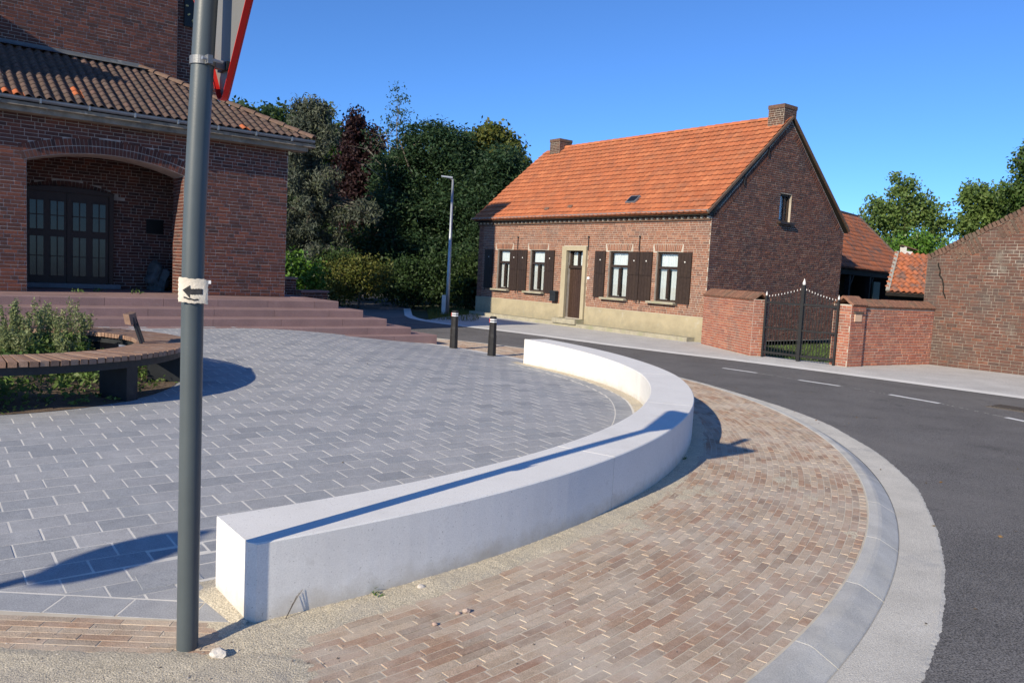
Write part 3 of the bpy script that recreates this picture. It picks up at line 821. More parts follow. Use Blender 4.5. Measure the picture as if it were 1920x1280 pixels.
# cornice, gutter
MB().box(ch(-5.15, .13, EAVE+.03), CU, CN, UP, 11.0, .38, .10).build('cornice', MAT['stained'], church)
MB().box(ch(-5.1, .23, EAVE+.115), CU, CN, UP, 11.2, .34, .07).build('eaves_board', MAT['stained'], church)
g = MB(); prof = [(.40+.065*math.cos(t), EAVE+.235+.065*math.sin(t)) for t in np.linspace(math.pi, 2*math.pi, 8)]
prof = prof + [(.475, EAVE+.245), (.455, EAVE+.225)]
V = [ch(s, d, z) for s in (-10.7, .46) for d, z in prof]; k = len(prof)
g.add(V, [(j, j+1, k+j+1, k+j) for j in range(k-1)] + [tuple(range(k-1, -1, -1)), tuple(range(k, 2*k))])
g.build('gutter', MAT['zinc'], church)
for i in range(11):
    MB().box(ch(-.1-.83*i, .43, EAVE+.20), CU, CN, UP, .03, .09, .09).build('gutter_bracket', MAT['zinc'], church)

# porch roof: pantiles on battens, hip tiles, lead flashing
z_e, z_t = EAVE+.25, 6.02                              # height at d=+.42 and d=-TD
run = TD+.42; rise = z_t-z_e; sl = math.hypot(run, rise)
ES = (-CN*run + UP*rise)/sl; EN = np.cross(CU, ES); EN = EN if EN[2] > 0 else -EN
rb = MB()
A_, B_, C_, D_ = ch(-10.7, .42, z_e-.03), ch(.44, .42, z_e-.03), ch(-TD+.0, -TD, z_t-.03), ch(-10.7, -TD, z_t-.03)
E_ = ch(.44, -5.2, z_e-.03)
rb.add([A_, B_, C_, D_], [(0, 1, 2, 3)]); rb.add([B_, E_, C_], [(0, 1, 2)])
roof = rb.build('porch_roof', MAT['church_tile'], church)
def pantile(w=.235, L=.37, h=.048, n=7):
    V = []
    for y, lift in ((-.5, .026), (.5, .0)):
        for i in range(n+1):
            x = i/n
            zz = h*math.sin(math.pi*min(x/.66, 1)) if x < .66 else -.018*math.sin(math.pi*(x-.66)/.34)
            V.append(((x-.5)*w*1.06, y*L, zz+lift))
    V += [(v[0], v[1], v[2]-.016) for v in V[:n+1]]
    F = [(i, i+1, n+2+i, n+1+i) for i in range(n)] + [(2*n+2+i, 2*n+3+i, i+1, i) for i in range(n)]
    return np.array(V, float), np.array(F)
items = []; orange = []
pw, pl = .178, .245
for r_ in range(int(sl/pl)+1):
    for c_ in range(62):
        s = .36 - pw*(c_+.5); y = pl*(r_+.45)
        if y > sl-.02: continue
        hip = .44 - (.44+TD)*y/sl
        if s > hip - .02 or s < -8.2: continue
        p = ch(s, .42, z_e) + ES*y + EN*.004
        it = (p, CU, ES, EN, pw, pl+.07, 1.)
        px_, py_, _ = pxl(p)
        if any(math.hypot(px_-q[0], py_-q[1]) < 9 for q in ((17, 172), (36, 178), (142, 174), (460, 247))): orange.append(it)
        else: items.append(it)
pv = pantile(pw, pl+.07)
lay(roof, 'roof_tile', items, MAT['church_tile'], (pw, pl+.07, 1.), vf=pv)
lay(roof, 'orange_roof_tile', orange[:8], MAT['new_tile'], (pw, pl+.07, 1.), vf=pv)
# hip tiles
ha, hb = ch(.44, .42, z_e+.03), ch(-TD, -TD, z_t+.04); hd = (hb-ha)/np.linalg.norm(hb-ha); hx = np.cross(hd, UP); hx /= np.linalg.norm(hx); hz = np.cross(hx, hd)
n = 12; Lh = np.linalg.norm(hb-ha)
for i in range(n):
    V = []
    for y, r_ in ((0, .125), (Lh/n*1.10, .095)):
        for k in range(9):
            t = math.pi*k/8
            V.append(ha + hd*(Lh/n*i + y) + hx*r_*math.cos(t) + hz*(r_*math.sin(t)*.8 - .01))
    V += [v - hz*.03 for v in V[:9]]
    F = [(k, k+1, 10+k, 9+k) for k in range(8)] + [(18+k, 19+k, k+1, k) for k in range(8)]
    mesh('hip_tile', V, F, MAT['ridge'], roof, tone=[random.random()]*len(V))
fl_ = MB()
fl_.add([ch(-10.7, -TD+.03, z_t+.12), ch(-TD-.05, -TD+.03, z_t+.12), ch(-TD+.12, -TD+.05, z_t+.05), ch(-TD+.10, -TD+.26, z_t-.02), ch(-10.7, -TD+.26, z_t-.02), ch(-10.7, -TD+.05, z_t+.06)], [(0, 1, 2, 5), (5, 2, 3, 4)])
fl_.build('flashing', MAT['lead'], church)

# porch door
DC = -4.2
dr = MB().box(ch(DC, -ND+.01, (ZP+2.96)/2), CU, CN, UP, 1.70, .08, 2.94-ZP).build('porch_door', MAT['church_door'], church)
for side in (-1, 1):
    for col in (-1, 1):
        sx = DC + side*.42 + col*.20
        for rw, (za, zb) in enumerate(((2.10, 2.76), (1.08, 1.98))):
            MB().box(ch(sx, -ND+.056, (za+zb)/2), CU, CN, UP, .26, .012, zb-za).build('glass_pane', MAT['dark_glass'], dr)
            f = MB()
            f.box(ch(sx, -ND+.068, (za+zb)/2), CU, CN, UP, .022, .02, zb-za)
            for q in range(3): f.box(ch(sx, -ND+.069, za+(zb-za)*(q+.02)/2.04), CU, CN, UP, .29, .02, .022)
            f.build('glazing_bar', MAT['church_door'], dr)
    MB().box(ch(DC+side*.87, -ND+.04, (ZP+2.95)/2), CU, CN, UP, .09, .12, 2.97-ZP).build('door_post', MAT['church_door'], dr)
MB().box(ch(DC, -ND+.065, (ZP+2.95)/2), CU, CN, UP, .06, .03, 2.92-ZP).build('door_meeting_stile', MAT['church_door'], dr)
MB().prism([(-.92, 2.95), (.92, 2.95), (.92, 3.0), (.45, 3.06), (0, 3.08), (-.45, 3.06), (-.92, 3.0)], CU, UP, CN, ch(DC, -ND, 0), .1).build('door_head', MAT['church_door'], dr)
MB().box(ch(DC+.05, -ND+.17, ZP+.05), CU, CN, UP, 1.95, .34, .10).build('threshold', MAT['blue_stone'], dr)
MB().box(ch(-2.37, -ND+.012, 2.33), CU, CN, UP, .38, .03, .34).build('wall_plaque', MAT['plaque'], church)
# boulder standing in the porch
def rock(name, c, r, mat, seed, parent=None, sub=2, rough_=.16, **props):
    import bmesh
    bm = bmesh.new(); bmesh.ops.create_icosphere(bm, subdivisions=sub, radius=1)
    V = [np.array(v.co) for v in bm.verts]; F = [tuple(v.index for v in f.verts) for f in bm.faces]; bm.free()
    R_ = np.random.default_rng(seed); ph = R_.random((6, 3))*6
    out = []
    for v in V:
        k = 1 + rough_*sum(math.sin(v @ (np.array([1.3, 2.1, 1.7])*(i*.5+.8)*np.cos(ph[i])) + ph[i][0]) for i in range(4))/2
        out.append(np.asarray(c) + v*k*np.asarray(r))
    return mesh(name, out, F, mat, parent, **props)
rock('boulder', ch(-2.40, -ND+.40, ZP+.27), (.33, .24, .38), MAT['boulder'], 9, sub=3, rough_=.34, label='dark rough memorial boulder standing in the porch corner', category='boulder')
# low dark brick garden walls right of the platform
for nm, lb, a_, b_, zt in (('garden_wall', 'taller low dark brick garden wall at the church corner by the laurel', (1.0, -3.4), (1.7, -3.5), 1.22), ('garden_wall', 'lower dark brick garden wall stepping down beside the church steps', (1.75, -3.3), (2.7, -3.6), .86)):
    p, q = ch(*a_, 0), ch(*b_, 0); d = (q-p)/np.linalg.norm(q-p); L = np.linalg.norm(q-p); nn = np.cross(d, UP)
    gw = thing(nm, lb, 'wall', p, 'garden walls')
    core_ = MB().box((p+q)/2 + UP*(zt/2-.05), d, nn, UP, L, .24, zt-.02).build('core', MAT['church_mortar'], gw)
    it = []
    course_bricks(lambda s, z: p + d*s + nn*.12 + UP*z, 0, L, 0, zt-.05, None, it, nn, d)
    lay(core_, 'brick', it, MAT['church_brick'], (.221, .062, .0165), .002, 60)
    MB().box((p+q)/2 + UP*(zt-.02), d, nn, UP, L+.06, .32, .06).build('coping', MAT['step'], gw)

# ================================================================== THE HOUSE
house = thing('brick_house', 'low red brick village house with steep orange tiled roof and dark shutters', 'house', hs(-5.5, 3.4, 0))
HN = -HG                                   # outward normal of the front
L_, DP, EV, RG = 11.05, 6.84, 3.50, 6.60
MID = DP/2
slope = (RG-EV)/MID
# core walls (mortar), bricks proud of them
wins = [(-9.79, -9.00), (-7.85, -7.01), (-3.90, -3.04), (-1.91, -1.07)]
WZ0, WZ1 = 1.05, 2.50
DOOR = (-5.84, -5.03, .27, 2.50)
core = MB()
def front_box(s0, s1, z0, z1, t=.32): core.box(hs((s0+s1)/2, t/2, (z0+z1)/2), HU, HG, UP, s1-s0, t, z1-z0)
edges = [-L_] + [v for w in (wins[0], wins[1], DOOR[:2], wins[2], wins[3]) for v in w] + [0]
for i in range(0, len(edges), 2): front_box(edges[i], edges[i+1], 0, EV)
for s0, s1 in wins: front_box(s0, s1, 0, WZ0); front_box(s0, s1, WZ1, EV)
front_box(DOOR[0], DOOR[1], 0, DOOR[2]); front_box(DOOR[0], DOOR[1], DOOR[3], EV)
wallf = core.build('front_wall', MAT['lime_mortar'], house)
GW = (3.14, 3.72, 3.62, 4.44)              # gable window: d0,d1,z0,z1
gb = MB()
def gpoly(P, s=0., t=.32): gb.prism([(d, z) for d, z in P], HG, UP, -HU, hs(s, 0, 0), t)
zr = lambda d: EV + slope*min(d, DP-d)
gpoly([(.32, 0), (GW[0], 0), (GW[0], zr(GW[0])), (.32, zr(.32))])
gpoly([(GW[1], 0), (DP, 0), (DP, EV), (GW[1], zr(GW[1]))])
gpoly([(GW[0], 0), (GW[1], 0), (GW[1], GW[2]), (GW[0], GW[2])])
gpoly([(GW[0], GW[3]), (GW[1], GW[3]), (GW[1], zr(GW[1])), (MID, RG), (GW[0], zr(GW[0]))])
wallg = gb.build('gable_wall', MAT['dirty_mortar'], house)
MB().prism([(0, 0), (DP, 0), (DP, EV), (MID, RG), (0, EV)], HG, UP, HU, hs(-L_, 0, 0), .3).build('far_gable_wall', MAT['gable_brick'], house)
MB().box(hs(-L_/2, DP-.16, EV/2), HU, HG, UP, L_-.64, .3, EV-.01).build('rear_wall', MAT['gable_brick'], house)
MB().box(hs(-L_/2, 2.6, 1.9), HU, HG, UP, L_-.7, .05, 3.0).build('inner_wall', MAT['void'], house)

fb, gbk = [], []
def fblock(z0, z1):
    zc = (z0+z1)/2; r = []
    for a_, b_ in wins:
        if WZ0-.02 < zc < WZ1: r.append((a_, b_))
        elif WZ1 <= zc < WZ1+.235: r.append((a_-.13-.02, b_+.13+.02))
    if zc < 2.66: r.append((DOOR[0]-.225, DOOR[1]+.155))
    return r
course_bricks(lambda s, z: hs(s, 0, z), -L_, 0, .70, 3.40, fblock, fb, HN, HU, .21, .0635, .0016, .4, .006)
for a_, b_ in wins:                         # flat arches of upright bricks
    n = 15
    for i in range(n):
        x = (i+.5)/n*2-1
        ey = UP + HU*x*.28; ey /= np.linalg.norm(ey); ex = np.cross(ey, HN); ex /= np.linalg.norm(ex)
        if ex @ HU < 0: ex = -ex
        fb.append((hs((a_+b_)/2 + x*((b_-a_)/2+.07)*1.0 + x*.03, .01, WZ1+.118), ex, ey, HN, .052, .205, .0175))
def gblock(z0, z1):
    r = []
    if z1 > GW[2] and z0 < GW[3]-.02: r.append((GW[0], GW[1]))
    if z1 > EV: e_ = (z1-EV)/slope; r += [(-1, e_), (DP-e_, DP+1)]
    return r
course_bricks(lambda s, z: hs(0, s, z), .0, DP, .02, RG-.05, gblock, gbk, HU, HG, .21, .0635, .0018, .45, .006)
# sloping 'mouse-tooth' bricks along both rakes
for side in (0, 1):
    for i in range(12):
        t = (i+.5)/12
        d = .25 + (MID-.6)*t; z = zr(d)-.20
        for k in range(4):
            ddx = d + .07*k
            zz = zr(ddx) - .17
            e1 = np.array([0, 0, 0]) + (HG*(-slope) + UP if side == 0 else HG*slope + UP); e1 /= np.linalg.norm(e1)
            dd_ = ddx if side == 0 else DP-ddx
            e2 = np.cross(e1, HU)
            gbk.append((hs(0, dd_, zz) - HU*.008, e2, e1, HU, .052, .20, .0215))
lay(wallf, 'brick', fb, MAT['house_brick'], (.199, .0525, .016), .003, 160)
lay(wallg, 'brick', gbk, MAT['gable_brick'], (.199, .0525, .016), .003, 140)

# plinth, ledge, cornice, gutter
MB().box(hs(-(L_+5.03-.14)/2-.0, -.012, .345), HU, HG, UP, 0.001, .001, .001)
MB().box(hs((-L_+DOOR[0]-.24)/2, -.010, .345), HU, HG, UP, L_+DOOR[0]-.24, .05, .69).build('plinth', MAT['cream'], house)
MB().box(hs((DOOR[1]+.17)/2, -.010, .345), HU, HG, UP, -DOOR[1]-.17, .05, .69).build('plinth', MAT['cream'], house)
led = MB()
led.box(hs(-5.62, -.20, .05), HU, HG, UP, 10.7, .34, .13)
led.build('stone_ledge', MAT['ledge'], house)
MB().box(hs(-5.43, -.24, .17), HU, HG, UP, 1.15, .40, .16).build('door_step', MAT['ledge'], house)
corn = MB().box(hs(-L_/2, -.03, 3.415), HU, HG, UP, L_, .07, .035).build('cornice', MAT['coping'], house)
i = 0; s = -L_+.05
while s < -.05:
    mb = MB().box(hs(s, -.045, 3.472), (HU-HG*.8)/1.28, (HU*.8+HG)/1.28, UP, .10, .09, .065)
    mb.build('dentil', MAT['lime_mortar'] if i % 2 else MAT['coping'], corn)
    s += .115; i += 1
MB().box(hs(-L_/2, -.06, 3.55), HU, HG, UP, L_+.02, .14, .07).build('eaves_board', MAT['dark_wood'], house)
g = MB(); prof = [(-.20+.055*math.cos(t), 3.66+.055*math.sin(t)) for t in np.linspace(math.pi, 2*math.pi, 7)]
prof += [(-.14, 3.672), (-.155, 3.655)]
prof = [(-.262, 3.672)] + prof
V = [hs(s, d, z) for s in (-L_-.25, .06) for d, z in prof]; k = len(prof)
g.add(V, [(j, j+1, k+j+1, k+j) for j in range(k-1)])
g.build('gutter', MAT['galv'], house)

# roof of flat interlocking tiles
OV = .22
z_e = 3.60; zt_ = RG + .14
run = MID+OV; sl = math.hypot(run, zt_-z_e); ES = (HG*run + UP*(zt_-z_e))/sl; EN = np.cross(HU, ES); EN = EN if EN[2] > 0 else -EN
ES2 = (-HG*run + UP*(zt_-z_e))/sl
rb, ru = MB(), MB()
for sgn, d0 in ((1, -OV), (-1, DP+OV)):
    p = [hs(-L_-.10, d0, z_e-.03), hs(.04, d0, z_e-.03), hs(.04, MID, zt_-.03), hs(-L_-.10, MID, zt_-.03)]
    rb.add(p, [(0, 1, 2, 3)]); ru.add([q - UP*.05 for q in p], [(3, 2, 1, 0)])
hroof = rb.build('roof', MAT['roof'], house)
ru.build('roof_boarding', MAT['void'], hroof)
def flat_tile(w, L, n=6):
    V = []
    for y, lift in ((-.5, .046), (.5, .004)):
        for i in range(n+1):
            x = i/n
            zz = .016*math.sin(math.pi*min(1, x/.3)) if x < .3 else -.006*math.sin(math.pi*(x-.3)/.7)
            V.append(((x-.5)*w*1.03, y*L, zz+lift))
    V += [(v[0], v[1], v[2]-.036) for v in V[:n+1]] + V[:n+1]
    b = 3*n+3
    F = [(i, i+1, n+2+i, n+1+i) for i in range(n)] + [(2*n+2+i, 2*n+3+i, b+i+1, b+i) for i in range(n)]
    return np.array(V, float), np.array(F)
tw_, tl_ = .205, .262
items = []
nr = int(sl/tl_)
for r_ in range(nr+1):
    for c_ in range(56):
        s = .02 - tw_*(c_+.5) - random.uniform(0, .004); y = tl_*(r_+.5)
        if s < -L_-.12 or y > sl-.05: continue
        sag = -.035*math.sin(math.pi*y/sl)*math.sin(math.pi*(-s)/L_)*.6 + .008*vnoise(s, y, 1.2, 4)
        tlt = random.gauss(0, .012); ex = HU + EN*tlt; e_s = ES + EN*random.gauss(0, .008)
        items.append((hs(s, -OV, z_e) + ES*y + EN*(sag+.012), ex, e_s, EN, tw_, tl_+.06, 1.))
ft = flat_tile(tw_, tl_+.06)
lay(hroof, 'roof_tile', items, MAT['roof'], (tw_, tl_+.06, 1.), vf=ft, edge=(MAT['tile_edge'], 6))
for i in range(31):                        # ridge tiles
    s = -.62 - .335*i
    if s < -L_+.4: break
    V = []
    for y, r_ in ((-.18, .115), (.18, .10)):
        for k in range(8):
            t = math.pi*k/7
            V.append(hs(s+y, MID, zt_-.035) + HG*r_*math.cos(t) + UP*(r_*math.sin(t)))
    F = [(k, k+1, 9+k, 8+k) for k in range(7)]
    mesh('ridge_tile', V, F, MAT['roof'], hroof, tone=[random.random()]*16)
# verge boards on the right gable
for sgn in (0, 1):
    d0, d1 = (-OV-.02, MID) if not sgn else (DP+OV+.02, MID)
    a_, b_ = hs(.05, d0, z_e-.02), hs(.05, d1, zt_-.02)
    MB().bar(a_, b_, .05, .065, up=UP).build('verge_board', MAT['coping'], hroof)
# roof hatch and two lifted tiles
def on_roof(s, y, h=0.): return hs(s, -OV, z_e) + ES*y + EN*h
hat = MB().box(on_roof(-3.30, .72, .06), HU, ES, EN, .40, .34, .06).build('roof_hatch', MAT['zinc'], hroof)
MB().box(on_roof(-3.30, .72, .093), HU, ES, EN, .32, .26, .008).build('pane', MAT['plaque'], hat)
for s, y in ((-6.05, .52), (-7.2, .45)):
    MB().box(on_roof(s, y, .045), HU, ES + EN*.25, EN, .2, .1, .05).build('vent_tile', MAT['ridge'], hroof)
# chimneys
def chimney(name, s0, s1, d0, d1, z0, z1, mat, cap):
    c = MB().box(hs((s0+s1)/2, (d0+d1)/2, (z0+z1)/2), HU, HG, UP, s1-s0, d1-d0, z1-z0).build(name, MAT['dirty_mortar'], hroof)
    it = []
    course_bricks(lambda s, z: hs(s, d0, z), s0, s1, z0, z1-.05, None, it, HN, HU, .21, .0635)
    course_bricks(lambda s, z: hs(s1, s, z), d0, d1, z0, z1-.05, None, it, HU, HG, .21, .0635)
    V0, F0 = brick_vf(.199, .0525, .016, .003)
    V = []; F = []; T_ = []
    for o, ex, ey, ez, lx, ly, lz in it:
        b = len(V); sc = (lx/.199, ly/.0525, lz/.016); tn = random.random()
        V += [o + ex*v[0]*sc[0] + ey*v[1]*sc[1] + ez*v[2]*sc[2] for v in V0]; F += [tuple(int(q)+b for q in f) for f in F0]; T_ += [tn]*len(V0)
    ob = mesh('chimney_bricks', V, F, mat, house, tone=T_, kind='stuff')
    MB().box(hs((s0+s1)/2, (d0+d1)/2, z1-.02), HU, HG, UP, s1-s0+.03, d1-d0+.03, .11).build('chimney_cap', MAT[cap], house)
chimney('chimney', -.56, -.02, 3.02, 3.66, 6.2, 7.02, MAT['soot_brick'], 'coping')
chimney('chimney', -L_+.32, -L_+.90, 3.05, 3.70, 6.2, 7.02, MAT['soot_brick'], 'coping')

# windows
def window(s0, s1, z0, z1, name='window'):
    w = MB()
    fw, dep = .06, .10
    sc, zc = (s0+s1)/2, (z0+z1)/2
    for x in (s0+fw/2, s1-fw/2): w.box(hs(x, dep, zc), HU, HG, UP, fw, .07, z1-z0)
    for z in (z0+fw/2, z1-fw/2): w.box(hs(sc, dep+.001, z), HU, HG, UP, s1-s0-2*fw, .068, fw)
    fr = w.build(name, MAT['dark_wood'], house)
    zt = z1 - .46
    MB().box(hs(sc, dep-.012, zt), HU, HG, UP, s1-s0-2*fw, .085, .075).build('transom', MAT['dark_wood'], fr)
    MB().box(hs(sc, dep-.006, (z0+fw+zt-.038)/2), HU, HG, UP, .075, .075, zt-z0-fw-.076).build('mullion', MAT['dark_wood'], fr)
    for a_, b_, c_, d_ in ((s0+fw, s1-fw, zt+.04, z1-fw), (s0+fw, sc-.04, z0+fw, zt-.04), (sc+.04, s1-fw, z0+fw, zt-.04)):
        MB().box(hs((a_+b_)/2, dep+.015, (c_+d_)/2), HU, HG, UP, b_-a_, .006, d_-c_).build('pane', MAT['glass'], fr)
        cur = []; n = 40
        for zz in (c_-.01, d_+.01):
            cur.append([hs(a_ + .02 + (b_-a_-.04)*i/n, dep+.065+.018*math.sin(i*1.15+random.random()*.5)+.008*math.sin(i*.37), zz) for i in range(n+1)])
        strip('curtain', cur, MAT['curtain'], fr)
    MB().box(hs(sc-.08, -.045, z0-.035), HU, HG, UP, s1-s0+.22, .24, .06).build('sill', MAT['blue_stone' if 0 else 'ledge'], fr)
    return fr
for s0, s1 in wins: window(s0, s1, WZ0, WZ1)
# shutters, each of vertical boards
def shutter(s0, s1):
    sh = MB().box(hs((s0+s1)/2, -.022, 1.765), HU, HG, UP, s1-s0, .018, 1.46).build('shutter', MAT['dark_wood'], house)
    n = 4; w = (s1-s0)/n
    for i in range(n):
        for za, zb in ((1.035, 1.775), (1.79, 2.495)):
            MB().box(hs(s0+w*(i+.5), -.041, (za+zb)/2), HU, HG, UP, w-.006, .02, zb-za).build('board', MAT['dark_wood'], sh)
    MB().box(hs((s0+s1)/2+.02, -.053, 2.22), HU, HG, UP, .04, .006, .035).build('latch_hole', MAT['tipwhite'], sh)
    for x in (s0+.05, s1-.06):
        MB().bar(hs(x, -.03, 1.03), hs(x+.02, -.06, .94), .018).build('hook', MAT['iron'], sh)
for s0, s1 in ((-10.56, -10.06), (-8.99, -8.53), (-8.51, -8.0), (-7.0, -6.51), (-4.5, -4.03), (-3.03, -2.55), (-2.53, -2.05), (-1.06, -.565)): shutter(s0, s1)
# door and its surround
dmb = MB()
for x in (DOOR[0]-.11, DOOR[1]+.075):
    wd = .22 if x < -5.5 else .15
    dmb.box(hs(x, -.03, (.26+2.64)/2), HU, HG, UP, wd, .12, 2.64-.26)
dmb.box(hs((DOOR[0]+DOOR[1])/2, -.03, 2.57), HU, HG, UP, DOOR[1]-DOOR[0], .118, .14)
sur = dmb.build('door_surround', MAT['cream_trim'], house)
door = MB().box(hs((DOOR[0]+DOOR[1])/2, .16, (.27+1.92)/2), HU, HG, UP, DOOR[1]-DOOR[0], .05, 1.65).build('door', MAT['door_wood'], house)
n = 9; w = (DOOR[1]-DOOR[0])/n
for i in range(n):
    MB().box(hs(DOOR[0]+w*(i+.5), .128, 1.09), HU, HG, UP, w-.008, .022, 1.60).build('plank', MAT['door_wood'], door)
MB().box(hs(-5.12, .10, 1.15), HU, HG, UP, .03, .04, .14).build('handle', MAT['galv'], door)
MB().box(hs((DOOR[0]+DOOR[1])/2, .12, 1.965), HU, HG, UP, DOOR[1]-DOOR[0], .12, .10).build('transom', MAT['dark_wood'], door)
tl = MB()
for x in (DOOR[0]+.04, (DOOR[0]+DOOR[1])/2, DOOR[1]-.04): tl.box(hs(x, .14, 2.255), HU, HG, UP, .08, .07, .49)
tl.box(hs((DOOR[0]+DOOR[1])/2, .141, 2.48), HU, HG, UP, DOOR[1]-DOOR[0], .068, .05)
tlo = tl.build('fanlight', MAT['dark_wood'], house)
for a_, b_ in ((DOOR[0]+.08, -5.475), (-5.395, DOOR[1]-.08)):
    MB().box(hs((a_+b_)/2, .15, 2.235), HU, HG, UP, b_-a_, .006, .43).build('pane', MAT['glass'], tlo)
    strip('curtain', [[hs(a_+(b_-a_)*i/20, .20+.015*math.sin(i*1.3), z) for i in range(21)] for z in (2.0, 2.47)], MAT['curtain'], tlo)
# iron wall anchors, number plate, gable window
for s in (-8.58, -4.86, -2.61):
    MB().bar(hs(s, -.03, 2.52), hs(s, -.03, 2.93), .025).box(hs(s, -.03, 2.95), HU, HG, UP, .06, .03, .05).build('wall_anchor', MAT['iron'], house)
for d, z in ((1.3, 4.62), (2.35, 5.55)):
    MB().bar(hs(.03, d, z-.14), hs(.03, d, z+.14), .03).build('wall_anchor', MAT['iron'], house)
MB().box(hs(-4.78, -.02, 1.62), HU, HG, UP, .11, .02, .08).build('number_plate', MAT['reflect'], house)
gwm = MB()
for x in (GW[0]+.03, GW[1]-.03): gwm.box(hs(-.10, x, (GW[2]+GW[3])/2), HG, HU, UP, .06, .06, GW[3]-GW[2])
for z in (GW[2]+.03, GW[3]-.03): gwm.box(hs(-.101, (GW[0]+GW[1])/2, z), HG, HU, UP, GW[1]-GW[0]-.12, .058, .06)
gwm.box(hs(-.099, (GW[0]+GW[1])/2+.05, (GW[2]+GW[3])/2), HG, HU, UP, .05, .055, GW[3]-GW[2]-.12)
gwo = gwm.build('gable_window', MAT['dark_wood'], house)
MB().box(hs(-.12, (GW[0]+GW[1])/2, (GW[2]+GW[3])/2), HG, HU, UP, GW[1]-GW[0]-.1, .006, GW[3]-GW[2]-.1).build('pane', MAT['glass'], gwo)
strip('curtain', [[hs(-.2+.02*math.sin(i*1.2), GW[0]+.05+.46*i/24, z) for i in range(25)] for z in (GW[2], GW[3])], MAT['curtain'], gwo)
MB().box(hs(.03, (GW[0]+GW[1])/2+.03, GW[2]-.05), HG, HU, UP, GW[1]-GW[0]+.16, .16, .07).build('sill', MAT['dark_wood'], gwo)
# letter box on the wall beside the door
lbx = thing('letter_box', 'small black metal letter box hung on the brick wall left of the door', 'letter box', hs(-6.36, 0, .75))
MB().box(hs(-6.36, -.09, .92), HU, HG, UP, .29, .14, .30).build('box', MAT['steel'], lbx)
MB().prism([(-.16, 1.07), (.16, 1.07), (.12, 1.13), (-.12, 1.13)], HU, UP, HG, hs(-6.36, -.18, 0), .18).build('lid', MAT['steel'], lbx)
MB().box(hs(-6.36, -.166, 1.0), HU, HG, UP, .2, .01, .03).build('slot', MAT['iron'], lbx)

# ================================================================== YARD WALLS AND GATE
def brick_wall(name, label, p, q, z1, thick, mat, mort, faces, zb=0., coping=True, lim=300, bh=.0635, bp=.21, zfun=None, group=None, jit=.0025):
    p, q = np.array(p, float), np.array(q, float); d = (q-p)/np.linalg.norm(q-p); L = np.linalg.norm(q-p)
    nn = np.cross(d, UP)                    # right-hand side of p->q
    t = thing(name, label, 'wall', (p+q)/2, group)
    zf = zfun or (lambda s: z1)
    poly = [(0, zb-.1), (L, zb-.1)] + [(L*i/10, zf(L*i/10)) for i in range(10, -1, -1)]
    core = MB().prism(poly, d, UP, nn, p - nn*thick/2, thick).build('core', mort, t)
    it = []
    def blk(z0, z1_):
        xs = [L*i/60 for i in range(61) if zf(L*i/60) < z1_]
        if not xs: return []
        r = []
        lo = [x for x in xs if x < L/2]; hi = [x for x in xs if x >= L/2]
        if lo: r.append((-1, max(lo)))
        if hi: r.append((min(hi), L+1))
        return r
    for f in faces:
        if f == 'R': course_bricks(lambda s, z: p + d*s + nn*thick/2 + UP*z, 0, L, zb, z1, blk, it, nn, d, bp, bh, jit, .35, .007)
        if f == 'L': course_bricks(lambda s, z: p + d*s - nn*thick/2 + UP*z, 0, L, zb, z1, blk, it, -nn, d, bp, bh, jit, .35, .007)
        if f == 'E': course_bricks(lambda s, z: q - nn*thick/2 + nn*s + UP*z, 0, thick, zb, zf(L), None, it, d, nn, bp, bh, jit, .3, .007)
        if f == 'S': course_bricks(lambda s, z: p - nn*thick/2 + nn*s + UP*z, 0, thick, zb, zf(0), None, it, -d, nn, bp, bh, jit, .3, .007)
    lay(core, 'brick', it, mat, (.199, .0525, .017), .004, lim)
    return t, core, p, q, d, nn, L

def saddle(t, p, d, nn, L, z, thick, n):
    """roof-shaped coping of upright bricks"""
    for i in range(n):
        for sd in (-1, 1):
            c = p + d*(L*(i+.5)/n) + nn*sd*(thick*.27) + UP*(z+.085)
            ey = nn*sd*.80 - UP*.60; ez = nn*sd*.60 + UP*.80
            MB().box(c, d, ey, ez, L/n-.010+random.gauss(0, .002), thick*.64, .055+random.gauss(0, .004)).build('coping_brick', MAT['coping_red'], t)

gate_l = brick_wall('yard_wall', 'short bright red brick yard wall between the house corner and the iron gate', (5.36, 21.55, 0), (5.86, 18.72, 0), 1.34, .40, MAT['yard_brick'], MAT['lime_mortar'], ('R', 'E'), group='yard walls')
t, c_, p, q, d, nn, L = gate_l
saddle(t, p, d, nn, L, 1.33, .44, 36)
pier_r = brick_wall('gate_pier', 'brick gate pier with a tan letter plate right of the iron gate', (7.22, 17.38, 0), (7.66, 17.66, 0), 1.36, .44, MAT['yard_brick'], MAT['lime_mortar'], ('R', 'S', 'L'), group='yard walls')
t, c_, p, q, d, nn, L = pier_r
saddle(t, p, d, nn, L, 1.35, .48, 7)
MB().box((p+q)/2 + nn*.232 + UP*1.08 - d*.02, d, nn, UP, .24, .03, .17).build('letter_plate', MAT['plaster_tan'], t)
MB().box((p+q)/2 + nn*.24 + UP*1.19 - d*.02, d, nn, UP, .32, .06, .03).build('plate_hood', MAT['coping'], t)
yard = brick_wall('yard_wall', 'low mossy brick yard wall between the gate pier and the old gabled wall', (7.67, 17.70, 0), (9.98, 19.0, 0), 1.32, .34, MAT['yard_brick'], MAT['lime_mortar'], ('R',), group='yard walls')
t, c_, p, q, d, nn, L = yard
saddle(t, p, d, nn, L, 1.31, .40, 34)
gabz = lambda s: min(2.50+.56*s, 2.50+.56*(9.2-s))
oldw = brick_wall('old_gable_wall', 'tall weathered brick gable wall with a crack at the right edge', (9.96, 19.13, 0), (16.02, 12.21, 0), 5.2, .36, MAT['old_brick'], MAT['old_mortar'], ('R', 'S'), bh=.072, bp=.225, zfun=gabz, jit=.003)
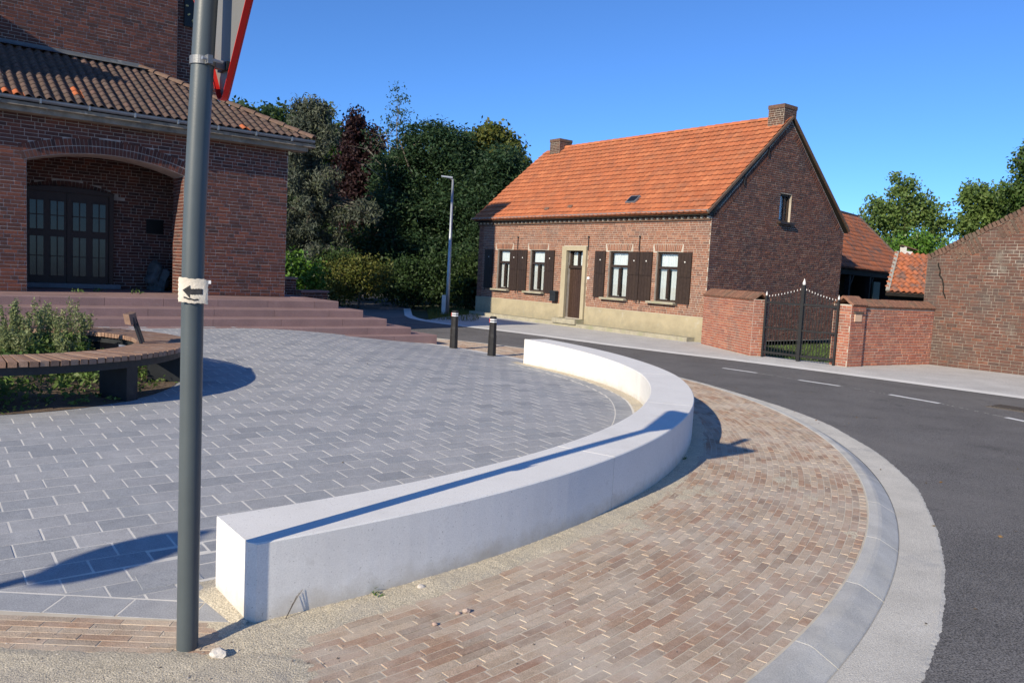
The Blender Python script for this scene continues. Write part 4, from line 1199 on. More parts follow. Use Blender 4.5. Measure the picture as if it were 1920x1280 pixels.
t, c_, p, q, d, nn, L = oldw
for i in range(60):                         # sloping coping bricks laid on edge along the rake
    s = .04 + .078*i
    if s > 4.6: break
    e1 = (d + UP*.56); e1 /= np.linalg.norm(e1); e2 = UP - d*.56; e2 /= np.linalg.norm(e2)
    MB().box(p + d*s + UP*(gabz(s)+.035+random.gauss(0, .006)), e1, nn, e2, .062, .42, .13+random.gauss(0, .008)).build('coping_brick', MAT['coping'], t)
for i in range(5):                          # 'tumbled' wedges under the coping
    for k in range(7):
        s = .45 + .95*i + .085*k
        e1 = (d*.56 - UP)/1.146; e2 = (d + UP*.56)/1.146
        MB().box(p + d*(s+.12) + UP*(gabz(s)-.16) + nn*.185, e2, e1, nn, .058, .26+.02*k, .03+random.gauss(0, .003)).build('tumbled_brick', MAT['coping'], t)
crk = MB(); cp = p + d*.25 + nn*.196 + UP*2.42
for i in range(12):
    nx = cp + d*random.uniform(-.01, .055) - UP*random.uniform(.05, .085)
    crk.bar(cp, nx, .022+.012*random.random(), .012, up=nn); cp = nx
crk.build('crack', MAT['void'], t)

gate = thing('iron_gate', 'black wrought-iron double gate with white spear tips', 'gate', (6.55, 17.94, 0))
G0, GM, G1 = vec(5.93, 18.62), vec(6.55, 17.97), vec(7.13, 17.40)
MB().box(GM + UP*.86, azv(-45), azv(45), UP, .075, .075, 1.76).build('centre_post', MAT['iron'], gate)
MB().tube([GM+UP*1.74, GM+UP*1.78, GM+UP*1.88], [.03, .035, .004], 8).build('post_spear', MAT['tipwhite'], gate)
for e_, sg in ((G0, 1), (G1, -1)):
    dd = GM-e_
    MB().box(e_ + UP*.72, azv(-45), azv(45), UP, .045, .045, 1.46).build('hinge_post', MAT['iron'], gate)
    MB().tube([e_+UP*1.45, e_+UP*1.48, e_+UP*1.55], [.018, .022, .003], 7).build('post_spear', MAT['tipwhite'], gate)
    for z, h in ((.12, .05), (.70, .04), (1.29, .05)):
        MB().bar(e_+UP*z, GM+UP*z, .03, h).build('rail', MAT['iron'], gate)
    n = 12
    for i in range(1, n):
        c = e_ + dd*i/n; zt = 1.42 + .22*(i/n)**1.4
        MB().tube([c+UP*.06, c+UP*zt], .0085, 6).build('bar', MAT['iron'], gate)
        MB().tube([c+UP*zt, c+UP*(zt+.012), c+UP*(zt+.04)], [.007, .010, .002], 6).build('spear_tip', MAT['tipwhite'], gate)

# ------------------------------------------------------------------ barns behind
def roof_tiles(parent, A, B, C, D, mat, w=.22, l=.27, lim=0, name='roof_tile'):
    """pantiles on the quad A(eave left) B(eave right) C(top right) D(top left)"""
    A, B, C, D = (np.array(q, float) for q in (A, B, C, D))
    eu = (B-A)/np.linalg.norm(B-A); n_ = np.cross(eu, D-A); n_ /= np.linalg.norm(n_)
    if n_[2] < 0: n_ = -n_
    es = np.cross(n_, eu)
    H = (D-A) @ es; it = []
    for r_ in range(int(H/l)):
        y = l*(r_+.5); k = y/H
        xl = ((A+(D-A)*k)-A) @ eu; xr = ((B+(C-B)*k)-A) @ eu
        x = xl
        while x < xr-w*.6:
            it.append((A + eu*(x+w/2) + es*y + n_*(.01+.02*vnoise(x, y, .8, 6)), eu, es, n_, w, l+.06, 1.)); x += w
    lay(parent, name, it, mat, (w, l+.06, 1.), vf=pantile(w, l+.06, .05, 5), limit=lim)
eu = np.array([.65, .76, 0]); eb = np.array([-.76, .65, 0])
A0 = vec(12.29, 30)
barn = thing('barn', 'old open barn with a rusty red hipped pantile roof behind the gate', 'barn', A0)
ea, ebb = A0 - eu*5 + UP*2.5, A0 + eu*10.5 + UP*2.45
r1, r2 = A0 - eu*5 + eb*3.2 + UP*5.35, A0 + eu*11.4 + eb*3.2 + UP*5.33
ra = A0 + eu*11.4 + eb*3.2 + UP*5.33
core_ = MB().add([ea, ebb, ra, r1], [(0, 1, 2, 3)]).add([ebb, A0+eu*10.5+eb*6.4+UP*2.45, ra], [(0, 1, 2)]).build('roof', MAT['old_roof'], barn)
roof_tiles(core_, ea+UP*.03, ebb+UP*.03, ra+UP*.03, r1+UP*.03, MAT['old_roof'], .23, .30, 120)
MB().bar(ebb+UP*.07, ra+UP*.09, .14, .10).build('hip_tiles', MAT['ridge'], core_)
MB().bar(r1+UP*.05, ra+UP*.05, .16, .12).build('ridge_tiles', MAT['ridge'], core_)
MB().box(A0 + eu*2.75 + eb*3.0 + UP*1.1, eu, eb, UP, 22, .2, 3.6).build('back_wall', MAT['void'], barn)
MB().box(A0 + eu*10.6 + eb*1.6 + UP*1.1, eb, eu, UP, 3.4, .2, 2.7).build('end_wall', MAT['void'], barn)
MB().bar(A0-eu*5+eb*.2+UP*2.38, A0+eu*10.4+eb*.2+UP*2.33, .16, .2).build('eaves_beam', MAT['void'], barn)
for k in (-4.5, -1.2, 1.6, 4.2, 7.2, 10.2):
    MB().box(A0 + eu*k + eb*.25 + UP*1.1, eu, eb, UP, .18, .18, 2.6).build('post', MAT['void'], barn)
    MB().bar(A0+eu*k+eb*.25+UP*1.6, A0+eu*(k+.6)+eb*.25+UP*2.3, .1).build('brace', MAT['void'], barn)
MB().box(A0 + eu*4.9 + eb*.12 + UP*1.2, eu, eb, UP, .9, .06, 1.7).build('green_door', M('green_door', [(.05, .065, .045)], .7, 6, .2), barn)
shed = thing('shed', 'low tiled lean-to shed with a white verge board beside the old wall', 'shed', (13.5, 27.5, 0))
sa, sb, sc, sd = vec(12.66, 27, 1.66), vec(16.6, 27.6, 1.62), vec(17.6, 29.9, 3.1), vec(14.0, 29.35, 3.1)
sr = MB().add([sa, sb, sc, sd], [(0, 1, 2, 3)]).build('roof', MAT['old_roof'], shed)
roof_tiles(sr, sa+UP*.03, sb+UP*.03, sc+UP*.03, sd+UP*.03, MAT['old_roof'], .22, .28, 80)
MB().bar(sa+vec(.02, -.02, .06), sd+vec(.02, 0, .06), .12, .04).build('verge_board', MAT['verge'], shed)
MB().bar(sa-UP*.06, sb-UP*.06, .1, .12).build('gutter', MAT['void'], shed)
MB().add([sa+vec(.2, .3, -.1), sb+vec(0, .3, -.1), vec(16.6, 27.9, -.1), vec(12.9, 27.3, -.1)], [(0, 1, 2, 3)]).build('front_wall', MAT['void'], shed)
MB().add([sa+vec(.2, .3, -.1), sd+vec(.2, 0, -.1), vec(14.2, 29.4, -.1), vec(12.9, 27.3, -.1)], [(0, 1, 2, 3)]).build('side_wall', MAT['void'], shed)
chm = MB().box(vec(14.42, 29.5, 2.86), azv(10), azv(100), UP, .30, .30, .66).build('white_chimney', MAT['whitewash'], shed)
MB().box(vec(14.31, 29.5, 3.26), azv(10), azv(100), UP, .07, .28, .17).build('chimney_fin', MAT['whitewash'], chm)
MB().bar(vec(14.2, 29.5, 3.40), vec(14.8, 29.5, 3.24), .32, .025).build('chimney_slab', MAT['coping'], chm)

# ================================================================== STREET FURNITURE
# pole with the give-way sign seen from behind
PB = vec(-1.346, 3.305)
sp = thing('sign_pole', 'dark grey steel pole with a red-rimmed triangular road sign seen from behind', 'sign post', PB)
PR = .0445
def bend(z): return vec(.036*max(0, (z-1.7)/1.0)**1.3, 0)     # bend added to a straight pole's top to follow lens barrel distortion
MB().tube([PB-UP*.1] + [PB + UP*z + bend(z) for z in np.linspace(0, 3.15, 22)], [PR]*23, 40).build('pole', MAT['pole'], sp, smooth=True)
MB().tube([PB+UP*3.15+bend(3.15), PB+UP*3.165+bend(3.15)], [PR+.003, PR+.002], 32).build('cap', MAT['steel'], sp)
sd_, sn = azv(-46), azv(44)              # sign: along its face, and the way it looks
SC = PB + sn*(PR+.055) + bend(2.5)*.45
zb, side = 2.315, .70; ht = side*math.sqrt(3)/2
tri = [(0, zb), (side/2, zb+ht), (-side/2, zb+ht)]
def rounded(P, r, n=6):
    out = []
    for i in range(len(P)):
        a_, b_, c_ = (np.array(P[(i+k-1) % len(P)], float) for k in range(3))
        u_, v_ = (a_-b_)/np.linalg.norm(a_-b_), (c_-b_)/np.linalg.norm(c_-b_)
        half_ = math.acos(np.clip(u_ @ v_, -1, 1))/2; dl = r/math.tan(half_)
        ctr = b_ + (u_+v_)/np.linalg.norm(u_+v_)*r/math.sin(half_)
        s0, s1 = b_+u_*dl-ctr, b_+v_*dl-ctr
        t0 = math.atan2(s0[1], s0[0]); dt = (math.atan2(s1[1], s1[0])-t0+math.pi) % (2*math.pi)-math.pi
        out += [tuple(ctr + r*np.array([math.cos(t0+dt*k/n), math.sin(t0+dt*k/n)])) for k in range(n+1)]
    return out
outl = rounded(tri, .035)
MB().prism(outl, sd_, UP, sn, SC + sn*.012, .003).build('sign_plate', MAT['sign_back'], sp)
cen = np.mean(np.array(tri), 0)
inn = [tuple(cen + (np.array(q)-cen)*.955) for q in outl]
rim = MB(); n = len(outl)
fr_ = lambda q, y: SC + sd_*q[0] + UP*q[1] + sn*y
rim.add([fr_(q, -.012) for q in outl] + [fr_(q, .018) for q in outl] + [fr_(tuple(cen+(np.array(q)-cen)*.988), -.012) for q in outl], [(i, (i+1) % n, n+(i+1) % n, n+i) for i in range(n)] + [(i, 2*n+i, 2*n+(i+1) % n, (i+1) % n) for i in range(n)])
rim.build('rim', MAT['red'], sp)
face = MB(); inn2 = [tuple(cen + (np.array(q)-cen)*.74) for q in outl]
face.add([fr_(q, .0185) for q in outl] + [fr_(q, .0185) for q in inn2], [(i, (i+1) % n, n+(i+1) % n, n+i) for i in range(n)]).build('face_border', MAT['red'], sp)
MB().add([fr_(q, .0183) for q in inn2], [tuple(range(n))]).build('face', MAT['signwhite'], sp)
for z in (2.487, 2.86):
    cl = MB(); PBs = PB; PB = PB + bend(z)
    ring = [(PR+.006)*np.array([math.cos(t), math.sin(t), 0]) for t in np.linspace(0, 2*math.pi, 33)[:-1]]
    V = [PB + UP*(z-.016) + q for q in ring] + [PB + UP*(z+.016) + q for q in ring]
    cl.add(V, [(i, (i+1) % 32, 32+(i+1) % 32, 32+i) for i in range(32)])
    V2 = [PB + UP*(z+.016*k) + q*f for k in (-1, 1) for f in (1, .9) for q in ring]
    cl.add(V2, [(i, (i+1) % 32, 32+(i+1) % 32, 32+i) for i in range(32)] + [(64+i, 64+(i+1) % 32, 96+(i+1) % 32, 96+i) for i in range(32)])
    cob = cl.build('clamp', MAT['clamp'], sp)
    MB().box(PB + sn*(PR+.03) + UP*z, sn, sd_, UP, .055, .03, .03).box(PB + sd_*(PR+.018) + UP*z, sn, sd_, UP, .02, .03, .034).build('clamp_lug', MAT['clamp'], cob)
    MB().tube([PB + sd_*(PR+.022) - sn*.03 + UP*z, PB + sd_*(PR+.022) + sn*.055 + UP*z], .006, 8).build('bolt', MAT['galv'], cob)
    MB().box(SC + sn*.003 + UP*(z), sd_, sn, UP, .09 if z < 2.6 else .34, .014, .034).build('sign_rail', MAT['steel'], cob)
    PB = PBs

# hand-made paper arrow taped to the pole
vd = -PB/np.linalg.norm(PB); vd = np.array([vd[0], vd[1], 0]); vx = np.cross(UP, vd)
pa = thing('paper_arrow', 'cream paper with a hand-drawn black arrow pointing left, taped to the grey pole', 'paper sign', PB + UP*1.55)
def sheet(x, y, off=0.):                       # x across (m), y up; bends round the pole
    xb = -.058 + x
    bow = .010*math.cos(math.pi*x/.118 - math.pi/2) + .0025*math.sin(y*60) + (.010 if x < .01 else 0)*0
    return PB + vx*(xb*.985+.002) + vd*(PR + .002 + bow + off - 1.6*max(0, abs(x-.059)-.045)**1.5) + UP*(1.507 + y + .006*(x/.118)*-1 + .0015*math.sin(x*90))
nx, ny = 24, 20
for off, nm, mt in ((0., 'sheet', 'paper'),):
    V = [sheet(.116*i/nx + .0012*math.sin(j*1.7)*(i in (0, nx)), .101*j/ny + .0012*math.sin(i*1.3)*(j in (0, ny))) for j in range(ny+1) for i in range(nx+1)]
    V += [v - vd*.0006 for v in V]; N_ = (nx+1)*(ny+1)
    F = [(j*(nx+1)+i, j*(nx+1)+i+1, (j+1)*(nx+1)+i+1, (j+1)*(nx+1)+i) for j in range(ny) for i in range(nx)]
    F += [tuple(N_+q for q in reversed(f)) for f in F]
    mesh(nm, V, F, MAT[mt], pa, smooth=True)
def ink(name, poly_rows):
    rows_ = [[sheet(x, y, .0012) for x, y in r] for r in poly_rows]
    strip(name, rows_, MAT['ink'], pa)
k = 14
ink('arrow_shaft', [[(.045+.050*i/k, y0+.001*math.sin(i*2.1)) for i in range(k+1)] for y0 in (.036, .048, .060)])
ink('arrow_head', [[(.016+.030*i/k, .0485-.030*i/k*.95) for i in range(k+1)], [(.016+.030*i/k, .0485) for i in range(k+1)], [(.016+.030*i/k, .0485+.026*i/k) for i in range(k+1)]])
ink('underline', [[(.021+.058*i/k, y0+.0012*math.sin(i*1.1)-.0004*i) for i in range(k+1)] for y0 in (.016, .0225)])
MB().box(sheet(.119, .093), vx, vd, UP, .016, .002, .014).build('tape', MAT['reflect'], pa)

# round traffic sign outside the picture on the left; only its shadow reaches the square
RB = vec(-5.05, .42)
rs = thing('round_sign', 'round road sign standing just outside the left edge, its shadow on the tiles', 'sign post', RB)
MB().tube([RB, RB+UP*2.62], .038, 20).build('pole', MAT['pole'], rs, smooth=True)
dn = azv(20); dx = np.cross(UP, dn)
MB().prism([(.24*math.cos(t), 2.33+.24*math.sin(t)) for t in np.linspace(0, 2*math.pi, 41)[:-1]], dx, UP, dn, RB + dn*.05, .012).build('disc', MAT['sign_back'], rs)

# bollards
def bollard(p, label):
    t = thing('bollard', label, 'bollard', p, 'black bollards at the edge of the square')
    def ring(z, r): return [p + UP*z + r*np.array([math.cos(k*math.pi/4+.3), math.sin(k*math.pi/4+.3), 0]) for k in range(8)]
    def loft(prof, name, mat):
        V = [q for z, r in prof for q in ring(z, r)]; m_ = len(prof)
        F = [(i*8+k, i*8+(k+1) % 8, (i+1)*8+(k+1) % 8, (i+1)*8+k) for i in range(m_-1) for k in range(8)] + [tuple(range(7, -1, -1)), tuple((m_-1)*8+k for k in range(8))]
        mesh(name, V, F, mat, t)
    loft([(-.05, .088), (.05, .088), (.42, .082), (.46, .076), (.68, .073)], 'post', MAT['rubber'])
    loft([(.68, .066), (.765, .066)], 'neck', MAT['rubber'])
    loft([(.765, .073), (.79, .070), (.805, .055)], 'head', MAT['rubber'])
    for z in (.688, .732): loft([(z, .0745), (z+.022, .0745)], 'white_band', MAT['reflect'])
    MB().box(p + UP*.722 + azv(190)*.073, azv(100), UP, azv(190), .04, .075, .006).build('red_reflector', MAT['red'], t)
    return t
bollard(vec(-1.23, 16.62, .02), 'left of the two black bollards, nearer to the church steps')
bollard(vec(-.39, 15.55, 0), 'right of the two black bollards, beside the end of the white wall')

# street lamp
LP = vec(-2.5, 29.73)
lp = thing('street_lamp', 'slim galvanised street lamp in front of the dark trees', 'street lamp', LP)
lean = vec(.0, 0, 0)
MB().tube([LP-UP*.1, LP+UP*1.3, LP+UP*5.0], [.075, .07, .036], 14).build('pole', MAT['galv'], lp, smooth=True)
MB().tube([LP+UP*4.98, LP+vec(-.10, -.02, 5.03), LP+vec(-.36, -.05, 5.06)], [.03, .028, .02], 10).build('arm', MAT['galv'], lp)
MB().box(LP+vec(-.22, -.04, 5.07), vec(-1, -.1, .06), vec(.1, -1, 0), UP, .42, .14, .05).build('lamp_head', MAT['galv'], lp)
MB().box(LP+vec(-.14, -.05, .34), azv(10), azv(100), UP, .15, .14, .72).build('service_box', MAT['galv'], lp)

# ------------------------------------------------------------------ round bench and its bed
bed = mesh('planting_bed', [tuple(BEDC + UP*(plaza_h(BEDC[0], BEDC[1])+.05))] + [tuple(BEDC[:2] + (BEDR)*np.array([math.cos(t), math.sin(t)])) + (float(plaza_h(*(BEDC[:2] + BEDR*np.array([math.cos(t), math.sin(t)])))+.004),) for t in np.linspace(0, 2*math.pi, 73)[:-1]],
           [(0, 1+i, 1+(i+1) % 72) for i in range(72)], MAT['soil'], kind='structure')
RO, RI, SZ = 2.08, 1.49, .645
bn = thing('round_bench', 'large round timber-slatted bench with black steel legs encircling a weedy bed', 'bench', BEDC)
def cp(r, t, z): return vec(BEDC[0]+r*math.cos(t), BEDC[1]+r*math.sin(t), z)
n = 150
for i in range(n):
    t = 2*math.pi*(i+.5)/n; er = vec(math.cos(t), math.sin(t)); et = vec(-math.sin(t), math.cos(t))
    wo, wi = 2*math.pi*RO/n - .016, 2*math.pi*RI/n - .010
    zz = SZ + random.gauss(0, .0012); V = []
    for z in (zz-.052, zz):
        for r, w in ((RI, wi), (RO+random.gauss(0, .003), wo)):
            for sg in (-1, 1): V.append(vec(BEDC[0], BEDC[1]) + er*r + et*sg*w/2 + UP*z)
    mesh('slat', V, [(0, 1, 3, 2), (4, 6, 7, 5), (0, 4, 5, 1), (2, 3, 7, 6), (0, 2, 6, 4), (1, 5, 7, 3)], MAT['slat'], bn)
tt = np.linspace(0, 2*math.pi, 97)
for r0, r1 in ((RO-.10, RO-.06), (RI+.06, RI+.10)):
    fr_o = MB()
    for a_, b_ in zip(tt, tt[1:]):
        V = [cp(r, t, z) for z in (SZ-.135, SZ-.053) for t in (a_, b_) for r in (r0, r1)]
        fr_o.add(V, [(0, 1, 3, 2), (4, 6, 7, 5), (0, 4, 5, 1), (2, 3, 7, 6), (0, 2, 6, 4), (1, 5, 7, 3)], .5)
    fr_o.build('frame_ring', MAT['steel'], bn)
for dg in (-17.5, 19, 78, 113, 172, 208, 262, 298):
    t = math.radians(dg); er = vec(math.cos(t), math.sin(t)); et = vec(-math.sin(t), math.cos(t))
    c = cp((RO+RI)/2+.02, t, 0); zg = float(plaza_h(c[0], c[1]))
    MB().box(vec(c[0], c[1], (zg+SZ-.13)/2-.005), er, et, UP, .36, .15, SZ-.13-zg+.01).build('leg', MAT['steel'], bn)
# backrest on the inner edge
tb = math.radians(17)
br = None
for dt in (-.055, .055):
    t = tb+dt; er = vec(math.cos(t), math.sin(t))
    MB().bar(cp(RI+.10, t, SZ-.06), cp(RI-.03, t, SZ+.34), .022, .07, up=vec(-math.sin(t), math.cos(t))).build('backrest_arm', MAT['steel'], bn)
V = []
for i in range(7):
    t = tb - .16 + .32*i/6
    for r, z in ((RI-.075, SZ+.235), (RI-.01, SZ+.225), (RI-.035, SZ+.345), (RI-.10, SZ+.35)): V.append(cp(r+.02, t, z))
F = [(i*4+j, (i+1)*4+j, (i+1)*4+(j+1) % 4, i*4+(j+1) % 4) for i in range(6) for j in range(4)] + [(3, 2, 1, 0), (24, 25, 26, 27)]
mesh('backrest', V, F, MAT['slat'], bn)

# ------------------------------------------------------------------ loose stones
stones = [((-1.19, 3.235), .035, 'largest pale stone chip on the bricks at the foot of the grey pole'), ((-.42, 4.065), .022, 'brownish stone chip lying on the sand strip beside the white wall'),
          ((-.16, 3.80), .020, 'white stone chip, largest of the loose cluster on the brick pavement'), ((-.20, 3.775), .014, 'small white stone chip at the left of the loose cluster on the bricks'), ((-.30, 3.64), .014, 'small white stone chip on the bricks below the loose cluster')]
for i, ((x, y), r, lb) in enumerate(stones):
    rock('stone_chip', (x, y, r*.45), (r, r*.8, r*.62), MAT['chalk'], 20+i, label=lb, category='stone')
V = []; F = []; T_ = []
for i in range(900):
    t = math.radians(random.uniform(-58, 8)); r = random.uniform(8.75, 10.1)
    p = kpt(r, t) if random.random() < .72 else vec(random.uniform(-2.6, -.5), random.uniform(2.2, 3.5))
    if in_wall(p[0], p[1]): continue
    s = random.choice([.003, .004, .005, .007]); b = len(V); q = [random.uniform(.6, 1.3) for _ in range(5)]
    z0 = max(0., float(sand_z(p[0], p[1])))
    V += [p + np.array([s*q[0], 0, z0]), p + np.array([0, s*q[1], z0]), p + np.array([-s*q[2], 0, z0]), p + np.array([0, -s*q[3], z0]), p + np.array([0, 0, z0+s*q[4]])]
    F += [(b+k, b+(k+1) % 4, b+4) for k in range(4)]; T_ += [random.random()]*5
mesh('grit', V, F, M('grit', [(.10, .085, .075), (.35, .30, .25), (.55, .50, .44), (.16, .13, .11)], .95, 30, .2), tone=T_, kind='stuff', label='scattered grit on the brick pavement', category='grit')

# ================================================================== PLANTS
def leaf_quads(C, size, n_per, spread, aspect=.55, droop=0., flat=0., R=None):
    """leaf-sized quads scattered about cluster centres C (N,3); returns V, F, tone"""
    R = R or rng; N = len(C)*n_per
    c = np.repeat(C, n_per, 0) + R.normal(size=(N, 3))*np.asarray(spread)
    d = R.normal(size=(N, 3)); d[:, 2] = d[:, 2]*(1-flat) - droop; d /= np.linalg.norm(d, axis=1)[:, None]
    e = R.normal(size=(N, 3)); e[:, 2] *= (1-flat*.6); e -= d*(e*d).sum(1)[:, None]; e /= np.linalg.norm(e, axis=1)[:, None]+1e-9
    s = (size*R.uniform(.6, 1.35, N))[:, None]
    a_, b_ = d*s*.5, e*s*.5*aspect
    V = np.stack([c-a_, c+b_-a_*.1, c+a_, c-b_-a_*.1], 1).reshape(-1, 3)
    F = np.arange(N*4).reshape(-1, 4)
    t = np.repeat(np.clip(np.repeat(R.random(len(C)), n_per)*.6 + R.random(N)*.4, 0, .999), 4)
    return V, F, t
def blob_points(blobs, n, R, shell=.55):
    """cluster centres in ellipsoids (cx,cy,cz,rx,ry,rz), mostly near their skins, with a lumpy outline"""
    w = np.array([b[3]*b[4]+b[4]*b[5]+b[3]*b[5] for b in blobs]); w = w/w.sum(); out = []
    for b, k in zip(blobs, R.multinomial(n, w)):
        d = R.normal(size=(k, 3)); d /= np.linalg.norm(d, axis=1)[:, None]
        r = 1 - (1-shell)*R.random(k)**1.6
        lump = 1 + .16*np.sin(d[:, 0]*5+b[0]) * np.cos(d[:, 1]*4+b[1]) + .12*np.sin(d[:, 2]*7+b[2]*3)
        out.append(np.array(b[:3]) + d*(r*lump)[:, None]*np.array(b[3:6]))
    return np.concatenate(out)
def tree(name, label, base, blobs, leaf, mat, n, per, spread, trunk=.18, bark='bark', group=None, cat='tree', aspect=.6, droop=0., flat=0., shell=.5, seed=1, limbs=9, trunk_top=None):
    R = np.random.default_rng(seed)
    t = thing(name, label, cat, base, group)
    base = np.asarray(base, float); top = trunk_top if trunk_top is not None else np.array([np.mean([b[0] for b in blobs]), np.mean([b[1] for b in blobs]), max(b[2]+b[5]*.5 for b in blobs)])
    mb = MB(); pts = [base - UP*.2]
    for k in range(1, 7): pts.append(base + (top-base)*k/6 + R.normal(size=3)*[.1, .1, 0])
    mb.tube(pts, [trunk*(1-.14*k) for k in range(7)], 8)
    for i in range(limbs):
        k = R.uniform(.25, .9); p = base + (top-base)*k; b = blobs[R.integers(len(blobs))]
        e = np.array(b[:3]) + R.normal(size=3)*np.array(b[3:6])*.45
        m_ = (p+e)/2 + np.array([0, 0, -.25])
        mb.tube([p, m_, e], [trunk*.42*(1-k*.5), trunk*.26, trunk*.08], 6)
    mb.build('trunk', MAT[bark], t, smooth=True)
    C = blob_points(blobs, n, R, shell)
    V, F, tn = leaf_quads(C, leaf, per, spread, aspect, droop, flat, R)
    mesh('crown', V, F, mat, t, tone=tn)
    return t
GW_ = 'trees of the dark grove behind the road'
# left grove
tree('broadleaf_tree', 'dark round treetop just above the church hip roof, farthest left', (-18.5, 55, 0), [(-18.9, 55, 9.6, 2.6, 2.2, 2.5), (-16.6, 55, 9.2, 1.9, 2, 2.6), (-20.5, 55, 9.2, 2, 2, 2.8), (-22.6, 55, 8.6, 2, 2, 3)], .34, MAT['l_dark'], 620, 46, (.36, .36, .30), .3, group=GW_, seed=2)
tree('broadleaf_tree', 'bright green domed treetop between the grey conifer and the copper beech', (-12.7, 50, 0), [(-12.9, 50, 8.3, 2.0, 2, 2.5), (-11.6, 50.5, 7.4, 1.3, 1.5, 2.2), (-13.4, 50, 5, 1.8, 2, 2.5)], .30, MAT['l_round'], 560, 50, (.32, .32, .26), .3, group=GW_, seed=3)
tree('copper_beech', 'dark purple copper beech with ragged upright top', (-8.9, 43, -.1), [(-9.0, 43, 7.4, .62, .8, 2.35), (-8.0, 43, 6.6, .75, .8, 2.0), (-8.6, 43, 5.0, 1.15, 1.2, 2.2), (-8.4, 43, 3.0, 1.3, 1.2, 1.8), (-9.6, 43.5, 5.8, .8, 1, 1.5)], .22, MAT['l_copper'], 620, 44, (.22, .22, .30), .25, group=GW_, seed=4)
# grey conifer: sprays hanging from tiers of boughs
R = np.random.default_rng(5)
cd = thing('grey_conifer', 'tall grey-green drooping conifer right beside the church corner', 'tree', (-9.1, 34.5, -.1), GW_)
mb = MB().tube([vec(-9.1, 34.5, -.3), vec(-9.0, 34.5, 4), vec(-9.4, 34.5, 8.6)], [.26, .17, .04], 9)
pts = []
for i in range(96):
    z = 1.0 + 7.4*(i/96)**.95; ln = (2.2*(1-(z/9.6))**.7 + .25)*R.uniform(.65, 1.12); az = R.uniform(0, 2*math.pi)
    if i in (26, 27, 28, 29): az, ln, z = -.25+.1*(i-27), 3.0, 3.5+.12*(i-26)
    p0 = vec(-9.1, 34.5, z); tip = p0 + vec(math.cos(az)*ln, math.sin(az)*ln, ln*.10)
    mid = (p0+tip)/2 + UP*ln*.16
    mb.tube([p0, mid, tip], [.05, .03, .008], 5)
    m_ = int(5 + ln*6)
    for k in range(m_):
        q = R.uniform(.15, 1.02); b = p0*(1-q)**2 + mid*2*q*(1-q) + tip*q*q
        pts.append(b + R.normal(size=3)*[.13, .13, .05] - UP*abs(R.normal())*.18)
mb.build('trunk', MAT['bark'], cd, smooth=True)
V, F, tn = leaf_quads(np.array(pts), .19, 40, (.11, .11, .15), .26, .75, 0, R)
mesh('crown', V, F, MAT['l_cedar'], cd, tone=tn)
tree('feathery_tree', 'big dark feathery tree at the middle of the grove', (-4.9, 39, -.1), [(-4.4, 39, 7.4, 1.9, 1.6, 1.25), (-5.8, 39, 6.2, 1.5, 1.5, 1.3), (-3.3, 39, 6.5, 1.2, 1.5, 1.6), (-5.0, 38.6, 4.4, 2.2, 1.6, 1.5), (-3.2, 38.8, 4.2, 1.5, 1.5, 1.7), (-5.2, 38.3, 2.4, 2.0, 1.4, 1.5), (-3.0, 38.3, 2.2, 1.7, 1.4, 1.6)], .19, MAT['l_rob'], 1500, 52, (.28, .28, .14), .26, group=GW_, flat=.45, shell=.4, seed=6, aspect=.4)
tree('feathery_tree', 'dark feathery tree nearest to the house, leaning over its roof edge', (-.9, 37.5, -.1), [(-.9, 37.5, 6.4, 1.0, 1.2, 1.2), (-.2, 37.5, 5.5, .85, 1.2, 1.2), (-1.7, 37.5, 5.0, 1.1, 1.2, 1.4), (-.9, 37.2, 3.6, 1.5, 1.3, 1.5), (-1.4, 36.8, 1.7, 1.5, 1.2, 1.5), (.1, 37, 3.9, .6, 1, 1.4)], .19, MAT['l_rob'], 1000, 52, (.26, .26, .14), .22, group=GW_, flat=.45, shell=.4, seed=7, aspect=.4)
tree('yellowing_tree', 'olive-yellow treetop showing behind the feathery tree nearest the house', (-1.6, 41, -.1), [(-1.6, 41, 7.4, 1.15, 1.1, 1.5), (-.7, 41, 6.8, .9, 1, 1.5), (-2.4, 41, 5.8, 1, 1, 1.5)], .25, MAT['l_yel'], 420, 44, (.28, .28, .22), .2, group=GW_, seed=8)
# half-dead pale tree
dt_ = thing('bare_tree', 'half-dead pale-stemmed tree with a thin tuft of leaves at its top', 'tree', (-5.95, 38.2, -.1), GW_)
R = np.random.default_rng(12); mb = MB(); tips = []
def twig(p, d, L, r, lev):
    pts_ = [p]; dd = d
    for k in range(4):
        dd = dd + R.normal(size=3)*.13; dd /= np.linalg.norm(dd); pts_.append(pts_[-1] + dd*L/4)
    mb.tube(pts_, [r*(1-.16*k) for k in range(5)], 6)
    if lev == 0: tips.append(pts_[-1]); return
    for k in range(3 if lev > 1 else 4):
        q = pts_[R.integers(2, 5)]; nd = dd + R.normal(size=3)*.75 - UP*.10; nd /= np.linalg.norm(nd)
        twig(q, nd, L*R.uniform(.5, .72), r*.42, lev-1)
twig(vec(-5.85, 38.2, 4.2), np.array([-.10, 0, 1.]), 3.0, .10, 3)
twig(vec(-5.9, 38.2, 4.6), np.array([-.42, 0, .9]), 2.3, .07, 2)
mb.tube([vec(-5.95, 38.2, -.3), vec(-5.9, 38.2, 2.2), vec(-5.9, 38.2, 4.3)], [.16, .13, .11], 9)
mb.build('trunk', MAT['palebark'], dt_, smooth=True)
tp_ = np.array([q for q in tips if q[2] > 7.3])
if len(tp_):
    V, F, tn = leaf_quads(tp_, .13, 26, (.16, .16, .12), .5, 0, .2, R); mesh('crown', V, F, MAT['l_rob'], dt_, tone=tn)
